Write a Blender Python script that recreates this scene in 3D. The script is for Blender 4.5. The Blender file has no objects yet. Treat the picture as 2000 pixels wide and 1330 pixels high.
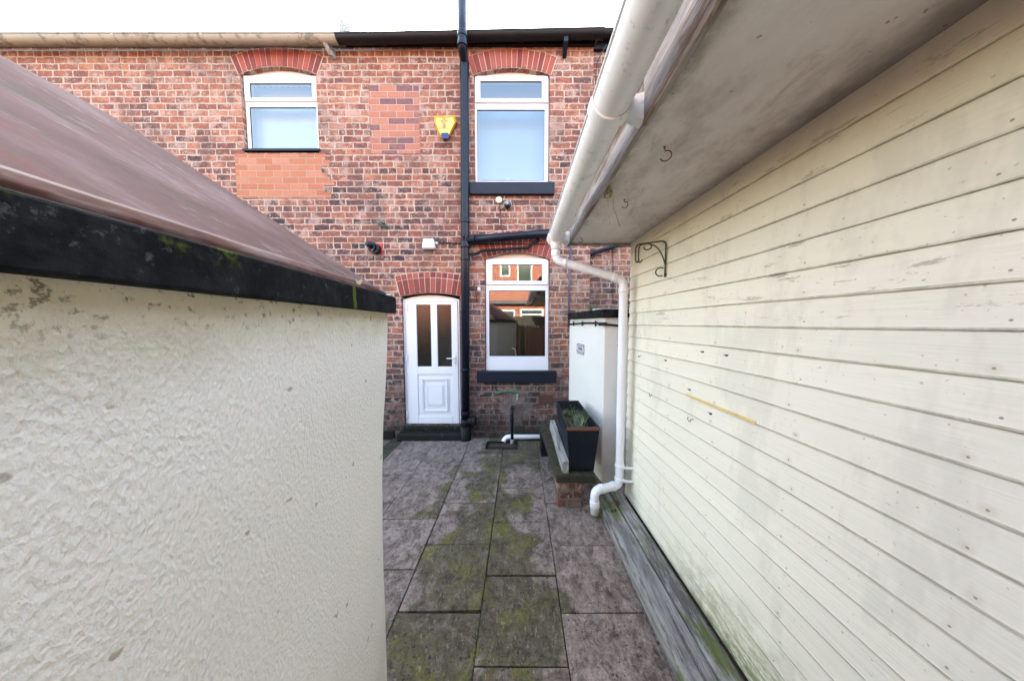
import bpy, bmesh, math, random
from mathutils import Vector, Matrix, noise as mnoise
random.seed(7)
R = math.radians
S = bpy.context.scene
# ---------------------------------------------------------------- camera
F = 526.0; HC = 1.70; PITCH = math.atan(33/526.0); CX = 1015.0; CY = 665.0
cd = bpy.data.cameras.new("camera"); cam = bpy.data.objects.new("camera", cd)
S.collection.objects.link(cam); S.camera = cam
cam.location = (0, 0, HC); cam.rotation_euler = (math.pi/2 - PITCH, 0, 0)
cd.sensor_fit = 'HORIZONTAL'; cd.sensor_width = 36; cd.lens = F/2000*36
cd.shift_x = -(CX-1000)/2000; cd.clip_start = 0.02; cd.clip_end = 2000
# ---------------------------------------------------------------- light
SUN_EL = R(31); SUN_AZ = R(-14)          # azimuth measured from +Y towards +X
w = bpy.data.worlds.new("World"); S.world = w; w.use_nodes = True
nt = w.node_tree; bg = nt.nodes['Background']
sk = nt.nodes.new('ShaderNodeTexSky'); sk.sky_type = 'NISHITA'; sk.sun_disc = False
sk.sun_elevation = SUN_EL; sk.sun_rotation = SUN_AZ; sk.air_density = 1.2; sk.dust_density = 2.5; sk.ozone_density = 1.0
nt.links.new(sk.outputs[0], bg.inputs[0]); bg.inputs[1].default_value = 0.15
sl = bpy.data.lights.new("sun", 'SUN'); sl.energy = 3.2; sl.angle = R(0.5); sl.color = (1, .94, .86)
so = bpy.data.objects.new("sun", sl); S.collection.objects.link(so)
sd = Vector((math.sin(SUN_AZ)*math.cos(SUN_EL), math.cos(SUN_AZ)*math.cos(SUN_EL), math.sin(SUN_EL)))
so.rotation_euler = (-sd).to_track_quat('-Z', 'Y').to_euler(); so.location = (0, 0, 20)
S.view_settings.view_transform = 'Standard'; S.view_settings.look = 'None'
S.view_settings.exposure = 3.75; S.view_settings.gamma = 1
S.view_settings.use_white_balance = True; S.view_settings.white_balance_temperature = 7600; S.view_settings.white_balance_tint = 10   # camera balanced for open shade
S.cycles.max_bounces = 10; S.cycles.diffuse_bounces = 5; S.cycles.glossy_bounces = 4
S.cycles.transparent_max_bounces = 8

# ---------------------------------------------------------------- measuring helpers
c_, s_ = math.cos(PITCH), math.sin(PITCH)
def ray(px, py):
    u = (px-CX)/F; v = (CY-py)/F
    return Vector((u, c_ + v*s_, -s_ + v*c_))
def atY(px, py, Y):
    d = ray(px, py); t = Y/d.y
    return Vector((d.x*t, Y, HC + d.z*t))
def atZ(px, py, Z):
    d = ray(px, py); t = (Z-HC)/d.z
    return Vector((d.x*t, d.y*t, Z))
def atPlane(px, py, p, n):
    d = ray(px, py); o = Vector((0, 0, HC)); t = (Vector(p)-o).dot(Vector(n))/d.dot(Vector(n))
    return o + d*t
D = 3.95                                  # distance of the house wall

# ---------------------------------------------------------------- object helpers
OFF = {}
def link(o, parent):
    S.collection.objects.link(o)
    if parent:
        o.parent = parent
        o.matrix_parent_inverse = Matrix.Translation(-OFF.get(parent.name, Vector()))
def tag(o, label=None, cat=None, group=None, kind=None):
    for k, v in (('label', label), ('category', cat), ('group', group), ('kind', kind)):
        if v: o[k] = v
    return o
def thing(name, label, cat, loc=(0, 0, 0), group=None):
    o = bpy.data.objects.new(name, None); S.collection.objects.link(o)
    o.location = loc; o.empty_display_size = .1; OFF[o.name] = Vector(loc)
    return tag(o, label, cat, group)
class MB:
    def __init__(s): s.bm = bmesh.new(); s.rl = s.bm.faces.layers.float.new('rnd')
    def rnd(s, faces, val):
        for f in faces: f[s.rl] = val
    def box(s, a, b, M=None, rnd=None):
        xs = (min(a[0], b[0]), max(a[0], b[0])); ys = (min(a[1], b[1]), max(a[1], b[1])); zs = (min(a[2], b[2]), max(a[2], b[2]))
        v = [s.bm.verts.new((M @ Vector((x, y, z))) if M else (x, y, z)) for x in xs for y in ys for z in zs]
        fs = [s.bm.faces.new([v[i] for i in q]) for q in ((0,1,3,2),(4,6,7,5),(0,4,5,1),(2,3,7,6),(0,2,6,4),(1,5,7,3))]
        if rnd is not None: s.rnd(fs, rnd)
        return s
    def poly(s, pts):
        return s.bm.faces.new([s.bm.verts.new(p) for p in pts])
    def prism(s, pts, vec, rnd=None):
        vec = Vector(vec); a = [s.bm.verts.new(p) for p in pts]; b = [s.bm.verts.new(Vector(p)+vec) for p in pts]
        n = len(pts); fs = [s.bm.faces.new(a), s.bm.faces.new(b[::-1])]
        for i in range(n): fs.append(s.bm.faces.new((a[i], b[i], b[(i+1) % n], a[(i+1) % n])))
        if rnd is not None: s.rnd(fs, rnd)
        return s
    def tube(s, pts, r, seg=14, cap=True, arc=None):
        pts = [Vector(p) for p in pts]; rings = []; up = None
        for i, p in enumerate(pts):
            if i == 0: t = pts[1]-pts[0]
            elif i == len(pts)-1: t = pts[-1]-pts[-2]
            else: t = (pts[i+1]-p).normalized() + (p-pts[i-1]).normalized()
            t.normalize()
            if up is None:
                up = Vector((0, 0, 1)) if abs(t.z) < .9 else Vector((0, 1, 0))
            x = t.cross(up).normalized(); y = x.cross(t).normalized(); up = y
            rr = r[i] if isinstance(r, (list, tuple)) else r
            rings.append([s.bm.verts.new(p + x*math.cos(a)*rr + y*math.sin(a)*rr) for a in [2*math.pi*k/seg for k in range(seg)]])
        for i in range(len(rings)-1):
            for k in range(seg):
                s.bm.faces.new((rings[i][k], rings[i][(k+1) % seg], rings[i+1][(k+1) % seg], rings[i+1][k])).smooth = True
        if cap: s.bm.faces.new(rings[0][::-1]); s.bm.faces.new(rings[-1])
        return s
    def lathe(s, prof, o=(0, 0, 0), axis='Z', seg=20):
        o = Vector(o); rings = []
        for r, h in prof:
            ring = []
            for k in range(seg):
                a = 2*math.pi*k/seg; c, q = math.cos(a)*r, math.sin(a)*r
                p = {'Z': (c, q, h), 'Y': (c, h, q), 'X': (h, c, q)}[axis]
                ring.append(s.bm.verts.new(o+Vector(p)))
            rings.append(ring)
        for i in range(len(rings)-1):
            for k in range(seg):
                s.bm.faces.new((rings[i][k], rings[i][(k+1) % seg], rings[i+1][(k+1) % seg], rings[i+1][k])).smooth = True
        s.bm.faces.new(rings[0][::-1]); s.bm.faces.new(rings[-1]); return s
    def build(s, name, mat, parent=None, bevel=0, seg=2, label=None, fixn=True):
        if fixn: bmesh.ops.recalc_face_normals(s.bm, faces=s.bm.faces)
        me = bpy.data.meshes.new(name); s.bm.to_mesh(me); s.bm.free()
        me.materials.append(mat); o = bpy.data.objects.new(name, me); link(o, parent)
        if bevel:
            m = o.modifiers.new('bevel', 'BEVEL'); m.width = bevel; m.segments = seg; m.limit_method = 'ANGLE'; m.angle_limit = R(40)
            m.harden_normals = False
        if label: o['label'] = label
        return o
def arcpts(c, p0, p1, n=5):
    """quarter bend through corner c from p0 to p1"""
    c, p0, p1 = map(Vector, (c, p0, p1)); out = []
    for i in range(n+1):
        t = i/n; out.append(p0*(1-t)**2 + c*2*t*(1-t) + p1*t*t)
    return out
def path(pts, rad=.06):
    pts = [Vector(p) for p in pts]; out = [pts[0]]
    for i in range(1, len(pts)-1):
        a = pts[i] + (pts[i-1]-pts[i]).normalized()*min(rad, (pts[i-1]-pts[i]).length*.45)
        b = pts[i] + (pts[i+1]-pts[i]).normalized()*min(rad, (pts[i+1]-pts[i]).length*.45)
        out += arcpts(pts[i], a, b, 6)
    out.append(pts[-1]); return out

# ---------------------------------------------------------------- materials
class NT:
    def __init__(s, name):
        s.m = bpy.data.materials.new(name); s.m.use_nodes = True; s.t = s.m.node_tree
        s.b = s.t.nodes['Principled BSDF']; s.pos = None
    def node(s, ty, **kw):
        n = s.t.nodes.new(ty)
        for k, v in kw.items(): setattr(n, k, v)
        return n
    def put(s, sock, v):
        if v is None: return
        if hasattr(v, 'is_linked') or isinstance(v, bpy.types.NodeSocket): s.t.links.new(v, sock)
        else:
            if isinstance(v, (tuple, list)) and len(v) == 3 and sock.type == 'RGBA': v = (*v, 1)
            sock.default_value = v
    def P(s):
        if s.pos is None: s.pos = s.node('ShaderNodeNewGeometry').outputs['Position']
        return s.pos
    def xyz(s, v=None):
        n = s.node('ShaderNodeSeparateXYZ'); s.put(n.inputs[0], v or s.P()); return n.outputs
    def comb(s, x=0, y=0, z=0):
        n = s.node('ShaderNodeCombineXYZ')
        for i, q in enumerate((x, y, z)): s.put(n.inputs[i], q)
        return n.outputs[0]
    def M(s, op, a, b=None, c=None, clamp=False):
        n = s.node('ShaderNodeMath', operation=op, use_clamp=clamp)
        s.put(n.inputs[0], a); s.put(n.inputs[1], b); s.put(n.inputs[2], c); return n.outputs[0]
    def V(s, op, a, b=None):
        n = s.node('ShaderNodeVectorMath', operation=op); s.put(n.inputs[0], a); s.put(n.inputs[1], b); return n.outputs[0]
    def mix(s, f, a, b, blend='MIX'):
        n = s.node('ShaderNodeMix', data_type='RGBA', blend_type=blend); s.put(n.inputs[0], f)
        s.put(n.inputs[6], a); s.put(n.inputs[7], b); return n.outputs[2]
    def sm(s, x, a, b):
        n = s.node('ShaderNodeMapRange', interpolation_type='SMOOTHSTEP', clamp=True)
        s.put(n.inputs[0], x); s.put(n.inputs[1], a); s.put(n.inputs[2], b); n.inputs[3].default_value = 0; n.inputs[4].default_value = 1
        return n.outputs[0]
    def ramp(s, x, stops, interp='LINEAR'):
        n = s.node('ShaderNodeValToRGB'); s.put(n.inputs[0], x); cr = n.color_ramp; cr.interpolation = interp
        while len(cr.elements) < len(stops): cr.elements.new(.5)
        for e, (p, c) in zip(cr.elements, stops): e.position = p; e.color = (*c, 1)
        return n.outputs[0]
    def noise(s, scale, detail=4, rough=.6, vec=None, stretch=None, dist=0, col=False):
        v = vec or s.P()
        if stretch: v = s.V('MULTIPLY', v, stretch)
        n = s.node('ShaderNodeTexNoise'); s.put(n.inputs['Vector'], v); n.inputs['Scale'].default_value = scale
        n.inputs['Detail'].default_value = detail; n.inputs['Roughness'].default_value = rough; n.inputs['Distortion'].default_value = dist
        return n.outputs['Color' if col else 'Fac']
    def vor(s, scale, vec=None, feature='F1', stretch=None):
        v = vec or s.P()
        if stretch: v = s.V('MULTIPLY', v, stretch)
        n = s.node('ShaderNodeTexVoronoi', feature=feature); s.put(n.inputs['Vector'], v); n.inputs['Scale'].default_value = scale
        return n
    def white(s, vec):
        n = s.node('ShaderNodeTexWhiteNoise', noise_dimensions='3D'); s.put(n.inputs[0], vec); return n.outputs
    def bump(s, h, dist=.01, strength=1, normal=None):
        n = s.node('ShaderNodeBump'); s.put(n.inputs['Height'], h); n.inputs['Distance'].default_value = dist
        n.inputs['Strength'].default_value = strength
        if normal: s.put(n.inputs['Normal'], normal)
        return n.outputs[0]
    def out(s, color=None, rough=None, normal=None, spec=None, metal=None):
        s.put(s.b.inputs['Base Color'], color); s.put(s.b.inputs['Roughness'], rough); s.put(s.b.inputs['Normal'], normal)
        s.put(s.b.inputs['Specular IOR Level'], spec); s.put(s.b.inputs['Metallic'], metal)
        return s.m
def lin(r, g, b, k=1.0):
    f = lambda x: ((x/255+.055)/1.055)**2.4 if x > 10 else x/255/12.92
    return (f(r)*k, f(g)*k, f(b)*k)

def brick_mat(name, BL=.235, CH=.0865, pal=None, mortar=(.44, .34, .265), zones=True, tidy=0.0, half=.5, z0=0.0):
    n = NT(name); x, y, z = n.xyz()[0:3]
    P = n.P()
    wob = n.noise(6, 4, .6, col=True); wx, wy, wz = n.xyz(n.V('SUBTRACT', wob, (.5, .5, .5)))[0:3]
    fine = n.noise(55, 3, .65)
    rough_n = n.M('SUBTRACT', n.noise(28, 4, .7), .5)
    k = 1 - tidy
    u0 = n.M('ADD', n.M('ADD', x, y), n.M('MULTIPLY', wx, .03*k))
    v0 = n.M('ADD', n.M('ADD', z, z0), n.M('MULTIPLY', wz, .034*k))
    v = n.M('DIVIDE', v0, CH); row = n.M('FLOOR', v); fv = n.M('FRACT', v)
    rr = n.white(n.comb(row, 3.3, 1.7))[0]
    hdr = 0 if tidy else n.M('LESS_THAN', n.M('MODULO', n.M('ADD', row, 100), 6), .5)
    mul = n.M('ADD', 1, hdr)
    u = n.M('MULTIPLY', n.M('DIVIDE', u0, BL), mul)
    u = n.M('ADD', u, n.M('ADD', n.M('MULTIPLY', row, half), n.M('MULTIPLY', rr, .34*k)))
    # irregular brick lengths
    if not tidy:
        u = n.M('ADD', u, n.M('MULTIPLY', n.M('SINE', n.M('ADD', n.M('MULTIPLY', u, 1.9), n.M('MULTIPLY', rr, 40))), .10))
    col = n.M('FLOOR', u); fu = n.M('FRACT', u)
    idn = n.white(n.comb(col, row, .5)); idv = idn[0]
    idc = n.xyz(idn[1])
    du = n.M('DIVIDE', n.M('MULTIPLY', n.M('MINIMUM', fu, n.M('SUBTRACT', 1, fu)), BL), mul)
    dv = n.M('MULTIPLY', n.M('MINIMUM', fv, n.M('SUBTRACT', 1, fv)), CH)
    # rounded-corner distance
    rad = .012
    a = n.M('MAXIMUM', n.M('SUBTRACT', rad, du), 0); b = n.M('MAXIMUM', n.M('SUBTRACT', rad, dv), 0)
    d = n.M('SUBTRACT', rad, n.M('SQRT', n.M('ADD', n.M('MULTIPLY', a, a), n.M('MULTIPLY', b, b))))
    d = n.M('ADD', d, n.M('MULTIPLY', rough_n, .024*k+.001)); d = n.M('SUBTRACT', d, n.M('MULTIPLY', idc[1], .0022*k))
    mask = n.sm(d, .0058-.003*tidy, .0092-.003*tidy)
    pal = pal or [(0, (.038, .027, .030)), (.12, (.085, .050, .052)), (.24, (.140, .058, .052)), (.40, (.205, .074, .058)), (.58, (.275, .096, .062)),
                  (.76, (.355, .135, .078)), (.90, (.42, .18, .10)), (1, (.40, .23, .18))]
    key = n.M('ADD', n.M('MULTIPLY', idv, .66), .19)
    if zones:
        # redder upper wall, plum and blue-black bricks in the middle and lower courses
        key = n.M('ADD', n.M('MULTIPLY', key, n.M('SUBTRACT', 1, n.M('MULTIPLY', n.sm(z, 4.2, 5.2), .45))), n.M('MULTIPLY', n.sm(z, 4.0, 5.2), .30))
        key = n.M('SUBTRACT', key, n.M('MULTIPLY', n.sm(z, 4.6, 3.2), .10))
        key = n.M('SUBTRACT', key, n.M('MULTIPLY', n.sm(z, 1.3, .6), .34))  # lowest bricks darkened further, shade put into the colour
        key = n.M('ADD', key, n.M('MULTIPLY', n.M('SUBTRACT', n.noise(1.1, 3, .6), .5), .95))
    mott = n.M('SUBTRACT', n.noise(13, 5, .75, stretch=(1, 1, 1.5)), .5)
    key = n.M('ADD', key, n.M('MULTIPLY', mott, 1.05*k+.35), clamp=True)
    bc = n.ramp(key, pal)
    bc = n.mix(n.M('MULTIPLY', idc[0], .15), bc, (.30, .13, .11))
    bc = n.mix(.55, bc, n.ramp(fine, [(.25, (.45, .45, .45)), (.75, (1, 1, 1))]), 'MULTIPLY')
    # pale smears of old mortar over some bricks
    if not tidy:
        smn = n.noise(7, 6, .75); thr = n.M('SUBTRACT', .59, n.M('MULTIPLY', idc[1], .07))
        sm = n.M('MULTIPLY', n.sm(smn, n.M('SUBTRACT', thr, .03), n.M('ADD', thr, .05)), .62)
        bc = n.mix(sm, bc, (.42, .29, .25))
        # soot along brick edges
        edge = n.M('MULTIPLY', n.M('SUBTRACT', 1, n.sm(d, .006, .016)), n.sm(n.noise(12, 3, .6), .48, .58))
        bc = n.mix(n.M('MULTIPLY', edge, .6), bc, (.045, .035, .035))
    mc = n.mix(n.noise(5, 5, .65), tuple(q*.72 for q in mortar), tuple(q*1.25 for q in mortar))
    mc = n.mix(n.M('MULTIPLY', fine, .35), mc, (.15, .13, .11))
    if zones:
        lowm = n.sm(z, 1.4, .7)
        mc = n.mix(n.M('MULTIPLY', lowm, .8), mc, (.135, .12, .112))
        # cement wash round the tap
        dd = n.V('SUBTRACT', P, (-.06, D, .45)); ln = n.node('ShaderNodeVectorMath', operation='LENGTH')
        n.put(ln.inputs[0], n.V('MULTIPLY', dd, (1.25, 0, 1.0)))
        blob = n.M('SUBTRACT', n.M('ADD', ln.outputs['Value'], n.M('MULTIPLY', n.M('SUBTRACT', n.noise(5, 5, .7), .5), .55)), 0)
        cem = n.M('MULTIPLY', n.M('SUBTRACT', 1, n.sm(blob, .22, .34)), .85)
        mask = n.M('MULTIPLY', mask, n.M('SUBTRACT', 1, n.M('MULTIPLY', cem, .8)))
        mc = n.mix(cem, mc, n.mix(n.noise(14, 4, .7), (.13, .10, .095), (.25, .19, .18)))
    c = n.mix(mask, mc, bc)
    if zones:   # soot and rain staining in broad drifts
        so_ = n.sm(n.noise(2.2, 6, .72, stretch=(1, 1, .55)), .50, .62); c = n.mix(n.M('MULTIPLY', so_, .38), c, (.07, .05, .05))
        pale = n.sm(n.noise(2.7, 5, .7), .55, .64); c = n.mix(n.M('MULTIPLY', pale, .16), c, (.44, .29, .24))
    if zones:
        damp_shade = n.M('MULTIPLY', n.sm(z, .42, .02), n.sm(n.noise(4, 4, .6), .28, .6))  # damp and grime at the wall foot, deepened to paint in shade
        c = n.mix(n.M('MULTIPLY', damp_shade, .9), c, (.016, .015, .012))
        grime_shade = n.M('MULTIPLY', n.sm(z, 1.0, .25), n.sm(n.noise(9, 5, .7), .40, .58)); c = n.mix(n.M('MULTIPLY', grime_shade, .55), c, (.035, .028, .026))
        grn = n.M('MULTIPLY', n.sm(z, .5, .1), n.sm(n.noise(6, 4, .6), .52, .7)); c = n.mix(n.M('MULTIPLY', grn, .5), c, (.05, .06, .02))
    h = n.M('ADD', n.M('MULTIPLY', mask, 1.0), n.M('MULTIPLY', n.noise(70, 4, .75), .30))
    h = n.M('ADD', h, n.M('MULTIPLY', idc[2], .25*k))
    return n.out(c, .88, n.bump(h, .006, .9), .25)
M_ = {}
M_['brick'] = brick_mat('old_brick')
M_['brick_new'] = brick_mat('newer_brick', pal=[(0, (.10, .07, .085)), (.2, (.17, .09, .095)), (.42, (.36, .145, .10)), (.75, (.43, .18, .12)), (1, (.46, .22, .15))],
                            mortar=(.44, .32, .26), zones=False, tidy=.9, z0=.02)
M_['brick_orange'] = brick_mat('orange_brick', pal=[(0, (.33, .115, .07)), (.5, (.43, .165, .095)), (1, (.50, .23, .145))],
                               mortar=(.36, .30, .22), zones=False, tidy=.9, z0=.04)
M_['brick_back'] = brick_mat('sunlit_brick', pal=[(0, (.22, .07, .05)), (.5, (.36, .11, .07)), (1, (.45, .17, .10))],
                             mortar=(.36, .30, .25), zones=False, tidy=.5)

def arch_mat():
    n = NT('arch_brick'); at = n.node('ShaderNodeAttribute', attribute_name='rnd').outputs['Fac']
    key = n.M('ADD', n.M('MULTIPLY', at, .7), n.M('MULTIPLY', n.noise(25, 4, .7), .4))
    c = n.ramp(key, [(.1, (.13, .035, .035)), (.5, (.22, .055, .045)), (.8, (.29, .075, .055)), (1, (.26, .10, .09))])
    g = n.sm(n.noise(18, 5, .7), .62, .72); c = n.mix(n.M('MULTIPLY', g, .35), c, (.38, .26, .23))
    return n.out(c, .85, n.bump(n.noise(60, 4, .7), .004, .6), .25)
M_['arch'] = arch_mat()
def simple(name, col, rough=.6, var=.25, vscale=8, dirt=None, dthr=(.55, .7), dscale=5, bump=.0, bscale=60, spec=.5, dstr=.7, stretch=None, metal=0):
    n = NT(name); c = n.mix(n.noise(vscale, 4, .6, stretch=stretch), tuple(q*(1-var) for q in col), tuple(min(1, q*(1+var)) for q in col))
    if dirt:
        c = n.mix(n.M('MULTIPLY', n.sm(n.noise(dscale, 6, .72, stretch=stretch), *dthr), dstr), c, dirt)
    rr = n.M('ADD', rough-.08, n.M('MULTIPLY', n.noise(12, 3, .6), .16))
    return n.out(c, rr, n.bump(n.noise(bscale, 4, .7, stretch=stretch), bump, 1) if bump else None, spec, metal)
M_['mortar'] = simple('mortar', (.46, .36, .29), .9, .2, 20, bump=.003)
M_['upvc'] = simple('white_upvc', (.63, .65, .69), .32, .03, 3, (.42, .40, .36), (.60, .80), 9, spec=.5, dstr=.35)
M_['upvc_head'] = simple('weathered_white_board', (.66, .64, .60), .5, .05, 6, (.45, .40, .33), (.55, .75), 8, dstr=.5)
M_['sill'] = simple('blue_black_sill_paint', (.008, .012, .022), .38, .3, 10, (.06, .06, .065), (.62, .75), 20, bump=.0012, dstr=.5, spec=.22)
M_['pipe_black'] = simple('black_pipe', (.006, .009, .018), .30, .25, 7, (.05, .055, .06), (.60, .78), 14, bump=.0005, bscale=30, dstr=.35, spec=.22)
M_['black_rough'] = simple('black_bitumen_paint', (.005, .006, .007), .6, .4, 8, (.07, .075, .075), (.60, .72), 14, bump=.003, bscale=40, spec=.22)
M_['step'] = simple('worn_painted_step', (.007, .009, .008), .6, .4, 8, (.12, .14, .10), (.59, .68), 13, bump=.004, bscale=40, spec=.22)
M_['gutter_black'] = simple('black_gutter', (.007, .007, .008), .45, .3, 6, (.12, .10, .08), (.66, .74), 22, bump=.001, spec=.22)
M_['gutter_cream'] = simple('stained_cream_gutter', (.30, .26, .20), .7, .15, 5, (.09, .075, .055), (.52, .60), 7)
M_['lead_grey'] = simple('weathered_timber_bracket', (.30, .31, .31), .8, .3, 20, (.06, .055, .05), (.5, .62), 24, bump=.003)
M_['slate'] = simple('slate', (.06, .065, .075), .6, .3, 6, bump=.004)
M_['yellow'] = simple('yellow_plastic', (.58, .30, .012), .35, .06, 10)
M_['yellow_pale'] = simple('faded_yellow_plastic', (.64, .44, .10), .4, .06, 10)
M_['blue_lens'] = simple('blue_lens', (.004, .008, .085), .12, .1, 10)
M_['ink'] = simple('black_ink', (.02, .02, .02), .6, .1, 10)
M_['white_pl'] = simple('white_plastic', (.60, .585, .55), .45, .05, 10, (.4, .36, .28), (.58, .72), 14, dstr=.45)
M_['grey_pl'] = simple('grey_plastic', (.22, .23, .24), .4, .1, 10)
M_['red_pl'] = simple('red_paint', (.45, .02, .03), .5, .1, 10)
M_['rust'] = simple('rusty_iron', (.13, .055, .03), .85, .4, 60, (.03, .02, .018), (.5, .6), 60, bump=.001)
M_['green_iron'] = simple('green_painted_iron', (.02, .055, .035), .5, .3, 30, (.12, .05, .03), (.58, .66), 30, bump=.0008)
M_['green_pl'] = simple('green_hose', (.01, .16, .07), .4, .2, 20)
M_['brass'] = simple('dull_brass', (.22, .22, .17), .4, .3, 30, metal=.6)
M_['corten'] = simple('rust_brown_strip', (.14, .05, .03), .7, .3, 20, (.28, .12, .08), (.55, .7), 25)
M_['trough'] = simple('dark_blue_trough', (.006, .010, .016), .42, .35, 6, (.06, .075, .08), (.58, .74), 9, bump=.0008, stretch=(1, 1, .35), spec=.22)
M_['soil'] = simple('soil', (.018, .013, .009), .95, .5, 40, bump=.012, bscale=35)
M_['yellow_paint'] = simple('yellow_timber_edge', (.72, .52, .22), .6, .12, 14, (.42, .32, .18), (.55, .7), 20)
M_['nail'] = simple('rusty_nail', (.16, .06, .025), .8, .3, 60)
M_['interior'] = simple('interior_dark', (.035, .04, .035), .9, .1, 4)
M_['blind'] = simple('sky_tinted_blind', (.25, .37, .50), .8, .03, 3)  # blue tint put in for reflected sky
M_['leafdry'] = simple('dry_leaf', (.60, .46, .26), .7, .2, 60)
M_['straw'] = simple('dry_straw', (.34, .29, .13), .8, .3, 60)
M_['stone'] = simple('pale_stone', (.42, .40, .38), .8, .2, 40)
def glass_mat(name, refl, tint, rough=0.0, bumpy=False):
    n = NT(name); t = n.t; o = t.nodes['Material Output']; t.nodes.remove(n.b)
    g = n.node('ShaderNodeBsdfGlossy'); g.inputs['Roughness'].default_value = rough; g.inputs['Color'].default_value = (.95, .98, 1, 1)
    if bumpy: n.put(g.inputs['Normal'], n.bump(n.M('ADD', n.vor(120, stretch=(1, 1, .8)).outputs['Distance'], n.noise(90, 2)), .0012, .8))
    else: n.put(g.inputs['Normal'], n.bump(n.noise(1.5, 1, .4), .0025, .5))
    tr = n.node('ShaderNodeBsdfTransparent'); tr.inputs[0].default_value = (*tint, 1)
    fr = n.node('ShaderNodeFresnel'); fr.inputs[0].default_value = 1.5
    f = n.M('MULTIPLY', n.M('ADD', fr.outputs[0], refl), 1.0, clamp=True)
    mx = n.node('ShaderNodeMixShader'); n.put(mx.inputs[0], f); n.put(mx.inputs[1], tr.outputs[0]); n.put(mx.inputs[2], g.outputs[0])
    t.links.new(mx.outputs[0], o.inputs[0]); return n.m
M_['glass'] = glass_mat('window_glass', .10, (.75, .80, .80))
M_['glass_door'] = glass_mat('obscured_glass', .03, (.05, .055, .055), .06, True)

def render_mat(name, base, dirtc, scale=1.0, topz=1.74, rough_scale=90, corner=False):
    n = NT(name); x, y, z = n.xyz()[0:3]
    # trowelled and dashed render: streaky lumps running slantwise
    warp = n.V('ADD', n.P(), n.V('MULTIPLY', n.noise(6, 2, .5, col=True), (.03, .03, .03)))
    l1 = n.noise(rough_scale, 3, .55, vec=warp, stretch=(1, 1, .62)); l2 = n.noise(rough_scale*.33, 3, .6, vec=warp)
    l3 = n.vor(rough_scale*.9, vec=warp, stretch=(1, 1, .55)).outputs['Distance']
    h = n.M('ADD', n.M('MULTIPLY', l1, .8), n.M('ADD', n.M('MULTIPLY', l2, .55), n.M('MULTIPLY', l3, .5)))
    c = n.mix(n.noise(2.2, 4, .6), tuple(q*.93 for q in base), tuple(min(1, q*1.05) for q in base))
    c = n.mix(n.M('MULTIPLY', n.sm(l3, .05, .0), .25), c, tuple(q*.5 for q in base))
    # yellow-brown staining below the coping, speckled
    st = n.M('MULTIPLY', n.sm(n.M('ADD', z, n.M('MULTIPLY', n.M('SUBTRACT', n.noise(7, 5, .7), .5), .14)), topz-.15, topz+.02), .7)
    c = n.mix(st, c, dirtc)
    sp = n.M('MULTIPLY', n.sm(z, topz-.09, topz), n.sm(n.noise(70, 4, .7), .56, .66)); c = n.mix(n.M('MULTIPLY', sp, .8), c, (.10, .08, .05))
    # thin vertical run marks
    rn = n.sm(n.noise(5, 4, .6, stretch=(2.5, 2.5, .12)), .60, .72); c = n.mix(n.M('MULTIPLY', rn, .22), c, (.42, .38, .28))
    # low splash grime
    lo = n.M('MULTIPLY', n.sm(z, .55, .0), n.sm(n.noise(5, 4, .6), .3, .7)); c = n.mix(n.M('MULTIPLY', lo, .4), c, (.20, .21, .16))
    pk = n.sm(n.noise(26, 2, .4), .74, .77); c = n.mix(n.M('MULTIPLY', pk, .6), c, (.30, .21, .12))
    return n.out(c, .9, n.bump(h, .0055*scale, .9), .2)
M_['render_left'] = render_mat('cream_textured_render', (.90, .88, .81), (.50, .42, .23), .62, rough_scale=165)
M_['render_right'] = render_mat('white_painted_render', (.70, .69, .65), (.40, .37, .29), .35, 1.78, 150)

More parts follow.
